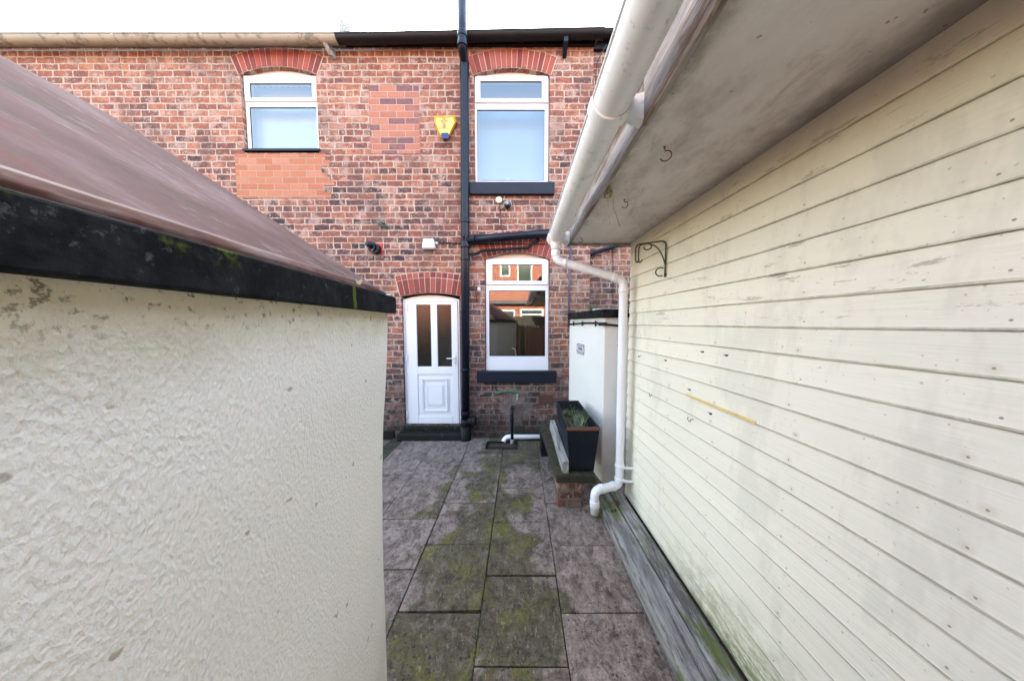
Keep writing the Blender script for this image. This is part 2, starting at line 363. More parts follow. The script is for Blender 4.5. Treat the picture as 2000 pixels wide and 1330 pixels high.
def siding_mat():
    n = NT('cream_painted_boards'); x, y, z = n.xyz()[0:3]
    bz = n.M('FLOOR', n.M('DIVIDE', n.M('SUBTRACT', z, .055), .109)); r = n.white(n.comb(bz, 1, 1))[0]
    r2 = n.white(n.comb(bz, 5, 2))[0]
    vec = n.comb(x, n.M('ADD', y, n.M('MULTIPLY', r, 7)), n.M('ADD', n.M('MULTIPLY', z, 1), n.M('MULTIPLY', r, 3)))
    grain = n.noise(14, 5, .65, vec=vec, stretch=(1, .16, 2.6), dist=.6); g2 = n.noise(60, 4, .7, vec=vec, stretch=(1, .08, 2.2))
    c = n.mix(grain, (.77, .715, .565), (.86, .81, .665)); c = n.mix(n.M('MULTIPLY', r2, .30), c, (.68, .635, .52))
    fz_ = n.M('FRACT', n.M('DIVIDE', n.M('SUBTRACT', z, .055), .109)); lapd = n.sm(fz_, .92, .97); c = n.mix(n.M('MULTIPLY', lapd, n.M('ADD', .15, n.M('MULTIPLY', n.sm(n.noise(12, 4, .7), .42, .6), .4))), c, (.26, .23, .14))
    str_ = n.sm(n.noise(3, 5, .7, stretch=(1, 1, .35)), .53, .62); c = n.mix(n.M('MULTIPLY', str_, .20), c, (.42, .40, .33))
    # flaking paint with dark wood showing, only on a few boards above eye level
    fl = n.M('MULTIPLY', n.sm(n.noise(9, 6, .78, vec=vec, stretch=(1, .45, 2.2)), .60, .635), n.sm(z, 1.45, 1.9))
    fl = n.M('MULTIPLY', fl, n.sm(r, .35, .6)); c = n.mix(n.M('MULTIPLY', fl, .5), c, n.mix(g2, (.08, .06, .045), (.32, .26, .18)))
    hair = n.sm(g2, .70, .76); c = n.mix(n.M('MULTIPLY', hair, .20), c, (.25, .22, .16))
    # green algae low down, strongest near the viewer's end
    al = n.M('MULTIPLY', n.sm(n.M('ADD', z, n.M('MULTIPLY', n.M('SUBTRACT', n.noise(5, 5, .7), .5), .35)), .46, .05), n.sm(y, 2.1, 1.2))
    al = n.M('MULTIPLY', al, n.sm(n.noise(16, 4, .7, stretch=(1, .6, 1.6)), .30, .62)); c = n.mix(n.M('MULTIPLY', al, .85), c, (.13, .155, .03))
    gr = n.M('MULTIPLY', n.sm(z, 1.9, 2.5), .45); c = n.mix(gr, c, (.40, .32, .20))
    # nail heads in rows
    ny = n.M('SUBTRACT', n.M('FRACT', n.M('ADD', n.M('DIVIDE', y, .42), n.M('MULTIPLY', r, .12))), .5); nz = n.M('SUBTRACT', fz_, .16)
    nd = n.M('SQRT', n.M('ADD', n.M('POWER', n.M('MULTIPLY', ny, .42), 2), n.M('POWER', n.M('MULTIPLY', nz, .109), 2)))
    c = n.mix(n.M('MULTIPLY', n.sm(nd, .0040, .0022), .75), c, (.20, .12, .06)); rs = n.M('MULTIPLY', n.sm(nd, .020, .004), n.M('MULTIPLY', n.sm(r2, .4, .9), .22)); c = n.mix(rs, c, (.42, .30, .15))
    sp = n.sm(n.noise(75, 2, .4), .72, .75); c = n.mix(n.M('MULTIPLY', sp, .45), c, (.30, .18, .08))
    wr = n.M('ADD', n.M('MULTIPLY', n.noise(3, 2, .5), 1.5), n.M('MULTIPLY', grain, .5))
    return n.out(c, .52, n.bump(n.M('ADD', n.M('MULTIPLY', g2, .6), wr), .0025, .7), .35)
M_['siding'] = siding_mat()
def soffit_mat():
    n = NT('stained_soffit_board'); x, y, z = n.xyz()[0:3]
    a = n.noise(3.5, 6, .7, stretch=(1, .55, 1)); c = n.ramp(a, [(.25, (.34, .28, .245)), (.5, (.68, .61, .57)), (.75, (.80, .75, .71))])
    b = n.sm(n.noise(6, 5, .7, stretch=(1.4, .5, 1), dist=.8), .56, .72); c = n.mix(n.M('MULTIPLY', b, .55), c, (.30, .21, .13))
    e = n.M('MULTIPLY', n.sm(n.M('ADD', x, n.M('MULTIPLY', n.noise(9, 4, .7), .12)), .60, .50), n.sm(n.noise(8, 4, .7), .3, .6))
    c = n.mix(n.M('MULTIPLY', e, .8), c, (.085, .085, .03))
    e2 = n.M('MULTIPLY', n.sm(n.M('ADD', x, n.M('MULTIPLY', n.noise(7, 4, .7), .18)), 1.02, 1.16), .5); c = n.mix(e2, c, (.15, .12, .10))
    k = n.sm(n.noise(30, 3, .5), .70, .74); c = n.mix(n.M('MULTIPLY', k, .6), c, (.05, .04, .03))
    return n.out(c, .8, n.bump(n.noise(35, 5, .7), .004, .7), .3)
M_['soffit'] = soffit_mat()
def board_mat(name, lo, hi, grime, along=(1, .12, 1), green=.0, sc=22):
    n = NT(name); g = n.noise(sc, 5, .7, stretch=along, dist=.5)
    c = n.mix(n.sm(g, .38, .62), lo, hi); c = n.mix(n.M('MULTIPLY', n.sm(n.noise(9, 6, .78, stretch=along), .54, .60), .75), c, grime)
    if green: c = n.mix(n.M('MULTIPLY', n.sm(n.noise(4, 5, .7, stretch=(1.6, .6, 1)), .50, .62), green), c, (.10, .13, .025))
    return n.out(c, .9, n.bump(n.M('ADD', n.M('MULTIPLY', g, .4), n.noise(50, 4, .7, stretch=along)), .0025, .7), .15)
M_['fascia'] = board_mat('worn_pale_fascia', (.21, .18, .16), (.36, .32, .295), (.16, .085, .045))
M_['deck'] = board_mat('grey_weathered_decking', (.17, .16, .15), (.31, .295, .28), (.06, .055, .045), green=.7)
M_['plinth'] = board_mat('mossy_timber_plinth', (.055, .045, .025), (.12, .10, .05), (.03, .045, .012), green=.5)
M_['beam'] = board_mat('grey_weathered_beam', (.17, .165, .155), (.33, .32, .30), (.07, .065, .06))
def white_gutter_mat():
    n = NT('grimy_white_gutter'); a = n.noise(4, 6, .7, stretch=(1, .5, 1))
    c = n.ramp(a, [(.2, (.58, .56, .51)), (.42, (.80, .79, .77)), (.7, (.87, .87, .86))])
    g = n.sm(n.noise(20, 5, .75), .56, .68); c = n.mix(n.M('MULTIPLY', g, .40), c, (.26, .26, .19))
    s = n.sm(n.noise(70, 3, .6), .68, .73); c = n.mix(n.M('MULTIPLY', s, .5), c, (.12, .11, .09))
    return n.out(c, .42, n.bump(n.noise(25, 3, .6), .001, .6), .45)
M_['gutter_white'] = white_gutter_mat()
M_['pipe_white'] = simple('white_downpipe', (.76, .77, .79), .35, .04, 4, (.38, .31, .24), (.58, .76), 7, dstr=.5, stretch=(1, 1, .4))
def slab_mat():
    n = NT('riven_paving'); x, y, z = n.xyz()[0:3]; at = n.node('ShaderNodeAttribute', attribute_name='rnd').outputs['Fac']
    off = n.V('MULTIPLY', n.comb(at, at, at), (31, 17, 0)); vec = n.V('ADD', n.P(), off)
    riven = n.noise(7, 7, .72, vec=vec, stretch=(1.6, .8, 1), dist=.7); grit = n.noise(75, 4, .75)
    mid = n.noise(18, 5, .72, dist=.4)
    pink = n.ramp(n.M('ADD', n.M('MULTIPLY', riven, .6), n.M('MULTIPLY', mid, .45)), [(.38, (.055, .039, .031)), (.46, (.135, .098, .080)), (.54, (.235, .175, .148)), (.66, (.37, .29, .25))])
    olive = n.ramp(n.M('ADD', n.M('MULTIPLY', riven, .5), n.M('MULTIPLY', mid, .5)), [(.37, (.024, .019, .009)), (.47, (.062, .051, .023)), (.55, (.095, .080, .038)), (.66, (.16, .142, .08))])
    # algae follows the middle of the yard, dry patches keep sharp tide edges
    cx = n.M('SUBTRACT', x, n.M('ADD', -.18, n.M('MULTIPLY', n.M('SINE', n.M('MULTIPLY', y, 1.9)), .20)))
    gk = n.M('SUBTRACT', .92, n.M('MULTIPLY', n.M('ABSOLUTE', cx), 1.05))
    gk = n.M('ADD', gk, n.M('MULTIPLY', n.M('SUBTRACT', n.noise(1.9, 6, .62, dist=.3), .5), 2.2))
    gk = n.M('ADD', gk, n.M('MULTIPLY', n.M('SUBTRACT', at, .5), .45))
    gm = n.M('MULTIPLY', n.sm(gk, .44, .66), .88)
    c = n.mix(gm, pink, olive)
    lime = n.M('MULTIPLY', n.sm(n.noise(3.2, 6, .72), .50, .60), gm); c = n.mix(n.M('MULTIPLY', lime, .75), c, (.135, .125, .016))
    dk = n.sm(n.noise(3.5, 7, .8, dist=.6), .555, .63); c = n.mix(n.M('MULTIPLY', dk, .6), c, (.022, .018, .016))
    spk = n.sm(n.noise(42, 4, .75), .59, .62); spm = n.sm(n.noise(3, 4, .65), .45, .56); c = n.mix(n.M('MULTIPLY', n.M('MULTIPLY', spk, spm), .9), c, (.008, .007, .006))
    blot = n.sm(n.noise(9, 7, .85, dist=.8), .555, .61); c = n.mix(n.M('MULTIPLY', blot, .6), c, (.045, .034, .026))
    wash = n.sm(n.noise(9, 6, .8, vec=vec, dist=.5), .54, .61); c = n.mix(n.M('MULTIPLY', n.M('MULTIPLY', wash, .38), n.M('SUBTRACT', 1, n.M('MULTIPLY', gm, .6))), c, (.32, .265, .235))
    chalk = n.sm(n.noise(50, 4, .8, stretch=(1, .4, 1)), .60, .64); c = n.mix(n.M('MULTIPLY', chalk, .45), c, (.34, .31, .30))
    c = n.mix(.5, c, n.ramp(grit, [(.40, (.35, .35, .35)), (.58, (1, 1, 1))]), 'MULTIPLY')
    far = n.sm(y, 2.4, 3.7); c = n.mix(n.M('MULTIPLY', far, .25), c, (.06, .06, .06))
    h = n.M('ADD', n.M('MULTIPLY', riven, 1.5), n.M('ADD', n.M('MULTIPLY', mid, .6), n.M('MULTIPLY', grit, .25)))
    return n.out(c, n.M('ADD', .62, n.M('MULTIPLY', mid, .25)), n.bump(h, .011, .85), .35)
M_['slab'] = slab_mat()
M_['joint'] = simple('dark_joint_dirt', (.020, .017, .013), .95, .5, 30, (.04, .05, .012), (.5, .62), 6, bump=.006)
M_['earth'] = simple('earth', (.09, .08, .06), .95, .4, 3, bump=.02, bscale=8)
def roofsheet_mat():
    n = NT('brown_roof_sheet'); a = n.noise(3, 5, .7, stretch=(.5, 1, 1))
    c = n.ramp(a, [(.3, (.085, .042, .034)), (.50, (.115, .064, .054)), (.62, (.16, .098, .088))])
    s = n.sm(n.noise(7, 5, .7, stretch=(.35, 2.2, 1), dist=.5), .52, .62); c = n.mix(n.M('MULTIPLY', s, .5), c, (.15, .055, .035))
    s = n.sm(n.noise(14, 6, .78), .56, .64); c = n.mix(n.M('MULTIPLY', s, .35), c, (.24, .20, .17)); s = n.sm(n.noise(5, 5, .7), .55, .63); c = n.mix(n.M('MULTIPLY', s, .5), c, (.045, .04, .025))
    return n.out(c, .85, n.bump(n.noise(40, 4, .7), .003, .6), .12)
M_['roofsheet'] = roofsheet_mat()
def roofedge_mat():
    n = NT('worn_roof_edge'); a = n.noise(9, 6, .72, stretch=(1, .35, 2))
    c = n.ramp(a, [(.4, (.055, .018, .012)), (.5, (.11, .038, .026)), (.56, (.18, .11, .095)), (.66, (.26, .20, .18))])
    z = n.xyz()[2]; g = n.M('MULTIPLY', n.sm(z, 1.826, 1.810), n.sm(n.noise(10, 4, .7), .35, .6)); c = n.mix(n.M('MULTIPLY', g, .8), c, (.12, .12, .02))
    return n.out(c, .6, n.bump(a, .002, .6), .4)
M_['roofedge'] = roofedge_mat()
def coping_mat():
    n = NT('black_painted_coping'); a = n.noise(12, 5, .7)
    c = n.mix(n.sm(a, .4, .6), (.003, .004, .005), (.014, .015, .017)); s = n.sm(n.noise(40, 5, .75), .60, .70); c = n.mix(n.M('MULTIPLY', s, .45), c, (.13, .135, .12))
    y = n.xyz()[1]
    st = n.sm(n.M('ABSOLUTE', n.M('SUBTRACT', n.M('ADD', y, n.M('MULTIPLY', n.M('SUBTRACT', n.noise(22, 3, .6), .5), .02)), .775)), .012, .005)
    g2 = n.M('MULTIPLY', n.sm(n.noise(7, 5, .75), .56, .66), n.sm(n.xyz()[2], 1.77, 1.81))
    c = n.mix(n.M('MULTIPLY', n.M('MAXIMUM', st, g2), .8), c, (.10, .14, .012))
    return n.out(c, .75, n.bump(n.M('ADD', a, n.noise(60, 4, .7)), .003, .7), .15)
M_['coping'] = coping_mat()
def pier_mat():
    n = brick_mat('pier_brick', BL=.13, CH=.078, pal=[(0, (.05, .035, .03)), (.3, (.16, .06, .04)), (.6, (.24, .085, .055)), (1, (.22, .18, .15))], mortar=(.16, .13, .11), zones=False)
    return n
M_['pier'] = pier_mat()
def mossslab():
    n = NT('mossy_black_slab'); a = n.noise(14, 5, .7); c = n.mix(a, (.010, .010, .009), (.05, .045, .035))
    nz = n.node('ShaderNodeNewGeometry').outputs['Normal']; up = n.xyz(nz)[2]
    g = n.sm(n.noise(9, 5, .7), .42, .62); k = n.M('MULTIPLY', g, n.M('ADD', .25, n.M('MULTIPLY', up, .55))); c = n.mix(k, c, (.060, .056, .016))
    return n.out(c, .85, n.bump(n.M('ADD', a, n.noise(70, 4, .8)), .008, .9), .25)
M_['mossslab'] = mossslab()
def leafm(name, a, b): return simple(name, tuple((p+q)/2 for p, q in zip(a, b)), .55, .4, 30)
M_['leaf'] = leafm('green_leaf', (.04, .12, .02), (.07, .16, .03))
M_['blade'] = leafm('grass_blade', (.11, .19, .05), (.24, .30, .13))
M_['flower'] = simple('mauve_petal', (.25, .16, .42), .6, .2, 40)

# ================================================================= GROUND
g = MB(); g.box((-150, -150, -.5), (150, 150, -.045)); tag(g.build('ground', M_['earth']), kind='structure')
g = MB(); g.box((-1.9, -3.0, -.044), (1.62, D-.003, -.012)); tag(g.build('patio_joints', M_['joint']), kind='structure')
# riven slabs, one mesh; the joints run away from the camera
Yj = lambda y: atZ(CX, y, 0).y
A = [Yj(v) for v in (1300.6, 1123, 1020.6, 955, 908)]; step = (A[1]-A[0])
cols = [(-1.70, -1.215), (-1.215, -.722), (-.722, -.229), (-.229, .245), (.245, .735), (.735, 1.2)]
base = [A[0]+.26, A[0]-.02+.06, Yj(1194)-step, A[0], Yj(1197)-step, A[0]+.1]
HOLE = (-.47, -.03, 3.56, 3.80)
sb = MB()
for ci, (x0, x1) in enumerate(cols):
    yy = base[ci]-5*step
    while yy < D:
        y0, y1 = yy, min(yy+step, D-.004)
        yy += step
        if y1-y0 < .03 or y1 < -2.9: continue
        gp = .0026; r = random.random(); tz = random.uniform(-.0025, .0025)
        def slab(a0, a1, b0, b1):
            if a1-a0 < .02 or b1-b0 < .02: return
            ox = [random.uniform(-.0022, .0022) for _ in range(8)]; tl = random.uniform(-.004, .004)
            v = []
            for k, (px_, py_) in enumerate(((a0+gp, b0+gp*1.7), (a1-gp, b0+gp*1.7), (a1-gp, b1-gp*1.7), (a0+gp, b1-gp*1.7))):
                v.append(Vector((px_+ox[k], py_+ox[k+4], tz + tl*(k in (1, 2)))))
            bot = [sb.bm.verts.new((p.x, p.y, -.035)) for p in v]; top = [sb.bm.verts.new(p) for p in v]
            fs = [sb.bm.faces.new(top)] + [sb.bm.faces.new((bot[i], bot[(i+1) % 4], top[(i+1) % 4], top[i])) for i in range(4)]
            sb.rnd(fs, r)
        hx0, hx1, hy0, hy1 = HOLE
        if x1 > hx0 and x0 < hx1 and y1 > hy0 and y0 < hy1:
            slab(x0, x1, y0, hy0) ; slab(x0, x1, hy1, y1)
            slab(x0, hx0, max(y0, hy0), min(y1, hy1)) ; slab(hx1, x1, max(y0, hy0), min(y1, hy1))
        else: slab(x0, x1, y0, y1)
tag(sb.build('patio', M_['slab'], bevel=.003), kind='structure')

# ================================================================= HOUSE WALLS
EAVE = atY(900, 93, D).z
def wall_mesh(X0, X1, Z1, Y, ops, rv=.12, depth=8.0, zb=-.05):
    """brick box with segment-headed openings in its front; ops = (x0,x1,z0,zspring,rise)"""
    m = MB(); xs = {X0, X1}
    for o in ops:
        for i in range(13): xs.add(o[0] + (o[1]-o[0])*i/12)
    xs = sorted(xs)
    def top(o, x):
        a = (o[1]-o[0])/2; c = (o[0]+o[1])/2
        if o[4] <= 0: return o[3]
        Rr = (a*a+o[4]**2)/(2*o[4]); return o[3]+o[4]-Rr+math.sqrt(max(0, Rr*Rr-(x-c)**2))
    for i in range(len(xs)-1):
        xa, xb = xs[i], xs[i+1]; mid = (xa+xb)/2
        hs = sorted([o for o in ops if o[0] < mid < o[1]], key=lambda o: o[2])
        za = zb_ = zb
        lo_a = lo_b = zb
        for o in hs:
            m.poly([(xa, Y, lo_a), (xb, Y, lo_b), (xb, Y, o[2]), (xa, Y, o[2])])
            lo_a, lo_b = top(o, xa), top(o, xb)
            m.poly([(xa, Y, lo_a), (xb, Y, lo_b), (xb, Y+rv, lo_b), (xa, Y+rv, lo_a)])
            m.poly([(xa, Y, o[2]), (xb, Y, o[2]), (xb, Y+rv, o[2]), (xa, Y+rv, o[2])])
        m.poly([(xa, Y, lo_a), (xb, Y, lo_b), (xb, Y, Z1), (xa, Y, Z1)])
    for o in ops:
        for x in (o[0], o[1]): m.poly([(x, Y, o[2]), (x, Y+rv, o[2]), (x, Y+rv, top(o, x)), (x, Y, top(o, x))])
    for x in (X0, X1): m.poly([(x, Y, zb), (x, Y+depth, zb), (x, Y+depth, Z1), (x, Y, Z1)])
    m.poly([(X0, Y+depth, zb), (X1, Y+depth, zb), (X1, Y+depth, Z1), (X0, Y+depth, Z1)])
    m.poly([(X0, Y, Z1), (X1, Y, Z1), (X1, Y+depth, Z1), (X0, Y+depth, Z1)])
    m.poly([(X0, Y, zb), (X1, Y, zb), (X1, Y+depth, zb), (X0, Y+depth, zb)])
    bmesh.ops.remove_doubles(m.bm, verts=m.bm.verts, dist=.0005)
    return m
def arch(parent, x0, x1, zs, rise, rings, N, Y=D, label=None):
    a = (x1-x0)/2; c = (x0+x1)/2; Rr = (a*a+rise**2)/(2*rise); cz = zs+rise-Rr
    th = math.asin(a/Rr); rin = Rr+.004
    back = MB(); tot = sum(rings)
    thb = th+.022/Rr*1
    n = 24; pin = []; pout = []
    for i in range(n+1):
        t = -thb+2*thb*i/n
        pin.append((c+math.sin(t)*rin, Y-.003, cz+math.cos(t)*rin)); pout.append((c+math.sin(t)*(rin+tot+.004), Y-.003, cz+math.cos(t)*(rin+tot+.004)))
    for i in range(n): back.prism([pin[i], pin[i+1], pout[i+1], pout[i]], (0, .002, 0))
    bo = back.build('arch_mortar', M_['mortar'], parent)
    m = MB(); r0 = rin
    for k, h in enumerate(rings):
        NN = N if k == 0 else N//2+1 if False else N
        shift = 0 if k == 0 else .5
        for i in range(NN):
            t0 = -th-.015/Rr + (2*th+.03/Rr)*(i)/NN; t1 = -th-.015/Rr + (2*th+.03/Rr)*(i+1)/NN
            gpx = .0042/Rr; t0 += gpx*random.uniform(.7, 1.5); t1 -= gpx*random.uniform(.7, 1.5)
            ra = r0+.004; rb = r0+h-.004+random.uniform(-.003, .003)
            pr = random.uniform(.006, .011)
            m.prism([(c+math.sin(t)*q, Y-pr, cz+math.cos(t)*q) for t, q in ((t0, ra), (t1, ra), (t1, rb), (t0, rb))], (0, pr, 0), rnd=random.random())
        r0 += h
    return m.build('brick_arch', M_['arch'], parent, bevel=.003, label=label)
FY = D+.045       # front of window frames
def fx(px, py=632, Y=FY): return atY(px, py, Y).x
def fz(py, Y=FY): return atY(CX, py, Y).z
def window(parent, ox, oz, top_glass, main_glass, head, mullion=None, name='window', ymid=205, botpanel=None):
    """ox=(x0,x1) frame edges; oz=(z0,z1) frame bottom/top; glass rects in metres (x0,x1,z0,z1)"""
    x0, x1 = ox; z0, z1 = oz; f = MB(); y0, y1 = FY, FY+.06
    fb = .030
    zt = (top_glass[2]+main_glass[3])/2
    f.box((x0, y0, z0), (x0+fb, y1, z1)); f.box((x1-fb, y0, z0), (x1, y1, z1))
    f.box((x0+fb, y0, z1-fb), (x1-fb, y1, z1)); f.box((x0+fb, y0, z0), (x1-fb, y1, z0+fb)); f.box((x0+fb, y0+.004, zt-.022), (x1-fb, y1, zt+.022))
    fr = f.build(name, M_['upvc'], parent, bevel=.004)
    def sash(nm, gr, ax0, ax1, az0, az1, dy):
        m = MB(); ya, yb = y0-dy, y0+.04
        m.box((ax0, ya, az0), (gr[0], yb, az1)); m.box((gr[1], ya, az0), (ax1, yb, az1))
        m.box((gr[0], ya, gr[3]), (gr[1], yb, az1)); m.box((gr[0], ya, az0), (gr[1], yb, gr[2]))
        m.build(nm, M_['upvc'], fr, bevel=.004)
        gk = MB(); t = .004
        for a, b in (((gr[0], gr[2]), (gr[0]+t, gr[3])), ((gr[1]-t, gr[2]), (gr[1], gr[3])), ((gr[0], gr[3]-t*1.6), (gr[1], gr[3])), ((gr[0], gr[2]), (gr[1], gr[2]+t))):
            gk.box((a[0], ya+.006, a[1]), (b[0], ya+.012, b[1]))
        gk.build('gasket', M_['ink'], fr)
        p = MB(); p.poly([(gr[0], ya+.013, gr[2]), (gr[1], ya+.013, gr[2]), (gr[1], ya+.013, gr[3]), (gr[0], ya+.013, gr[3])])
        p.build('pane', M_['glass'], fr, fixn=False)
    sash('opening_light', top_glass, x0+.012, x1-.012, zt+.016, z1-.012, .018)
    sash('fixed_light', main_glass, x0+.028, x1-.028, z0+.028, zt-.020, .0)
    # arched head board
    rise, ex = head
    a = (x1-x0)/2+ex; c = (x0+x1)/2; Rr = (a*a+rise*rise)/(2*rise); pts = [(c-a, FY+.02, z1), (c+a, FY+.02, z1)]
    for i in range(1, 12):
        x = c+a-2*a*i/12; pts.append((x, FY+.02, z1+.002+rise-Rr+math.sqrt(Rr*Rr-(x-c)**2)))
    hb = MB(); hb.prism(pts, (0, .03, 0)); hb.build('head_board', M_['upvc_head'], fr)
    if botpanel:
        b = MB(); b.box((x0-.002, FY-.012, botpanel[0]), (x1+.002, FY+.05, z0-.002)); b.build('bottom_board', M_['upvc'], fr, bevel=.004)
    return fr
def G(l, t, r, b, Y=FY): return (atY(l, (t+b)/2, Y).x, atY(r, (t+b)/2, Y).x, fz(b, Y), fz(t, Y))

XB = atY(680, 300, D).x           # party line between the two houses
XC = atY(1156, 300, D).x          # right corner of our house
# ---- our house
H = thing('terraced_house', 'red brick terraced house with white door, two windows and black gutter', 'house', (XB+1.5, D, 0))
uw = (atY(926.5, 250, D).x, atY(1073, 250, D).x, fz(357, D), fz(147, D), fz(134, D)-fz(147, D))
lw = (atY(947, 610, D).x, atY(1073, 610, D).x, fz(724, D), fz(507, D), fz(494, D)-fz(507, D))
dr = (atY(787, 700, D).x, atY(900, 700, D).x, fz(829, D), fz(579, D), fz(572.5, D)-fz(579, D))
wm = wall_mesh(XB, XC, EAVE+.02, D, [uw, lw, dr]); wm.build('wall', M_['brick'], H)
arch(H, uw[0], uw[1], uw[3], uw[4], [.245], 16)
arch(H, lw[0], lw[1], lw[3], lw[4]+.0, [.225, .09], 14)
arch(H, dr[0], dr[1], dr[3], dr[4], [.215, .085], 12)
m = MB(); x0 = atY(722, 230, D).x; x1 = atY(819, 230, D).x; m.box((x0, D-.0035, fz(301, D)), (x1, D+.01, fz(167, D)))
m.build('brick_patch', M_['brick_new'], H, label='rectangle of smoother newer bricks in the wall')
W1 = window(H, (fx(927.5, 250), fx(1071.5, 250)), (fz(356), fz(149)), G(938.5, 161, 1058, 194.5), G(932, 214.5, 1063.5, 354), (.085, -.01))
W2 = window(H, (fx(949, 610), fx(1071.5, 610)), (fz(700), fz(505)), G(962, 517, 1058.5, 549), G(955.5, 567.5, 1065, 697.5), (.075, -.01), botpanel=(fz(723),))
def sill(parent, l, t, r, b, mat='sill'):
    m = MB(); Y = D-.055; m.box((atY(l, t, Y).x, Y, fz(b, Y)), (atY(r, t, Y).x, D+.10, fz(t, Y))); return m.build('window_sill', M_[mat], parent, bevel=.008)
sill(H, 916, 355, 1083.5, 379); sill(H, 931, 725, 1087, 748)
# blinds / rooms behind the glass
m = MB(); bx0, bx1 = fx(929, 250), fx(1070, 250); m.box((bx0-.05, D+.30, fz(380)), (bx1+.05, D+.31, fz(120))); m.build('sky_blind', M_['blind'], H)  # added blind, its blue stands in for sky reflected in the pane
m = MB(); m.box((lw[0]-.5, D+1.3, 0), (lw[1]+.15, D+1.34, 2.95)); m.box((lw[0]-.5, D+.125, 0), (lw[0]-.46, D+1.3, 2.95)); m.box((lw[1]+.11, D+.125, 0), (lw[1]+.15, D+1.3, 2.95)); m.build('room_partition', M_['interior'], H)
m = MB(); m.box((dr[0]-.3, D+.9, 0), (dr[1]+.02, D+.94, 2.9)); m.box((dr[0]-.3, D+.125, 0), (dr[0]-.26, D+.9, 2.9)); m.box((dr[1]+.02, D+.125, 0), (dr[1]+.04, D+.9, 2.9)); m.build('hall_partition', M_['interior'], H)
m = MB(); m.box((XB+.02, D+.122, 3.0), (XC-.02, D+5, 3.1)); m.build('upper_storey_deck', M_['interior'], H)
# door
DY = D+.055
dx0, dx1 = atY(789.5, 700, DY).x, atY(898.5, 700, DY).x; dz0, dz1 = fz(828, DY), fz(585, DY)
door = MB()
fw = .035
door.box((dx0, DY, dz0), (dx0+fw, DY+.07, dz1)); door.box((dx1-fw*.6, DY, dz0), (dx1, DY+.07, dz1)); door.box((dx0+fw, DY, dz1-.03), (dx1-fw*.6, DY+.07, dz1))
dframe = door.build('door_frame', M_['upvc'], H, bevel=.004)
a = (dx1-dx0)/2; c = (dx0+dx1)/2; rise = .062; Rr = (a*a+rise*rise)/(2*rise); pts = [(c-a, DY+.02, dz1+.001), (c+a, DY+.02, dz1+.001)]
for i in range(1, 12):
    x = c+a-2*a*i/12; pts.append((x, DY+.02, dz1+.003+rise-Rr+math.sqrt(Rr*Rr-(x-c)**2)))
m = MB(); m.prism(pts, (0, .03, 0)); m.build('head_board', M_['upvc_head'], dframe)
lf = MB(); lx0, lx1 = dx0+fw+.004, dx1-fw*.6-.004; lz0, lz1 = dz0+.012, dz1-.034; ya, yb = DY-.012, DY+.045
g1 = G(814.5, 595, 842.5, 716, DY); g2 = G(854.5, 595, 882.5, 716, DY); pn = G(813, 731, 882, 812, DY)
lf.box((lx0, ya, lz0), (g1[0], yb, lz1)); lf.box((g2[1], ya, lz0), (lx1, yb, lz1)); lf.box((g1[0], ya, g1[3]), (g2[1], yb, lz1))
lf.box((g1[1], ya, g1[2]), (g2[0], yb, g1[3])); lf.box((g1[0], ya, pn[3]), (g2[1], yb, g1[2])); lf.box((g1[0], ya, lz0), (g2[1], yb, pn[2]))
leafo = lf.build('door', M_['upvc'], H, bevel=.006)
pm = MB(); px0, px1, pz0, pz1 = g1[0], g2[1], pn[2], pn[3]
pm.box((px0, ya+.012, pz0), (px1, yb, pz1))
cxp, czp = (px0+px1)/2, (pz0+pz1)/2 - .0
for w_, h_, pr, fill in ((.205, .262, .004, 0), (.185, .242, -.003, 0), (.125, .165, .001, 0), (.108, .148, -.006, 1)):
    t = .011
    if not fill:
        for a0, a1, b0, b1 in ((-w_, w_, h_-t, h_), (-w_, w_, -h_, -h_+t), (-w_, -w_+t, -h_+t, h_-t), (w_-t, w_, -h_+t, h_-t)):
            pm.box((cxp+a0, ya+pr, czp+b0), (cxp+a1, ya+.02, czp+b1))
    else: pm.box((cxp-w_, ya+pr+.008, czp-h_), (cxp+w_, ya+.02, czp+h_))
pm.build('door_panel', M_['upvc'], leafo, bevel=.003)
for gg in (g1, g2):
    p = MB(); p.poly([(gg[0], ya+.015, gg[2]), (gg[1], ya+.015, gg[2]), (gg[1], ya+.015, gg[3]), (gg[0], ya+.015, gg[3])]); p.build('pane', M_['glass_door'], leafo, fixn=False)
    t = .005; k = MB()
    for q in (((gg[0], gg[2]), (gg[0]+t, gg[3])), ((gg[1]-t, gg[2]), (gg[1], gg[3])), ((gg[0], gg[3]-t), (gg[1], gg[3])), ((gg[0], gg[2]), (gg[1], gg[2]+t))):
        k.box((q[0][0], ya+.007, q[0][1]), (q[1][0], ya+.013, q[1][1]))
    k.build('gasket', M_['grey_pl'], leafo)
hp = atY(889, 699, ya); m = MB(); m.box((hp.x-.012, ya-.012, hp.z-.11), (hp.x+.012, ya, hp.z+.035))
m.tube(path([(hp.x, ya-.01, hp.z), (hp.x, ya-.045, hp.z), (hp.x-.115, ya-.05, hp.z-.004)], .02), .008, 8); m.build('handle', M_['upvc'], leafo, bevel=.003)
m = MB(); m.lathe([(.006, 0), (.006, .004)], (hp.x, ya-.0165, hp.z-.062), 'Y', 10); m.box((hp.x-.003, ya-.0155, hp.z-.083), (hp.x+.003, ya-.0125, hp.z-.065)); m.build('keyhole', M_['ink'], leafo)
for yy in (600, 700, 808):
    q = atY(796, yy, DY); m = MB(); m.box((q.x-.012, ya-.014, q.z-.045), (q.x+.014, ya+.003, q.z+.045)); m.lathe([(.008, -.055), (.008, .055)], (q.x, ya-.014, q.z), 'Z', 10); m.build('hinge', M_['upvc'], leafo, bevel=.002)
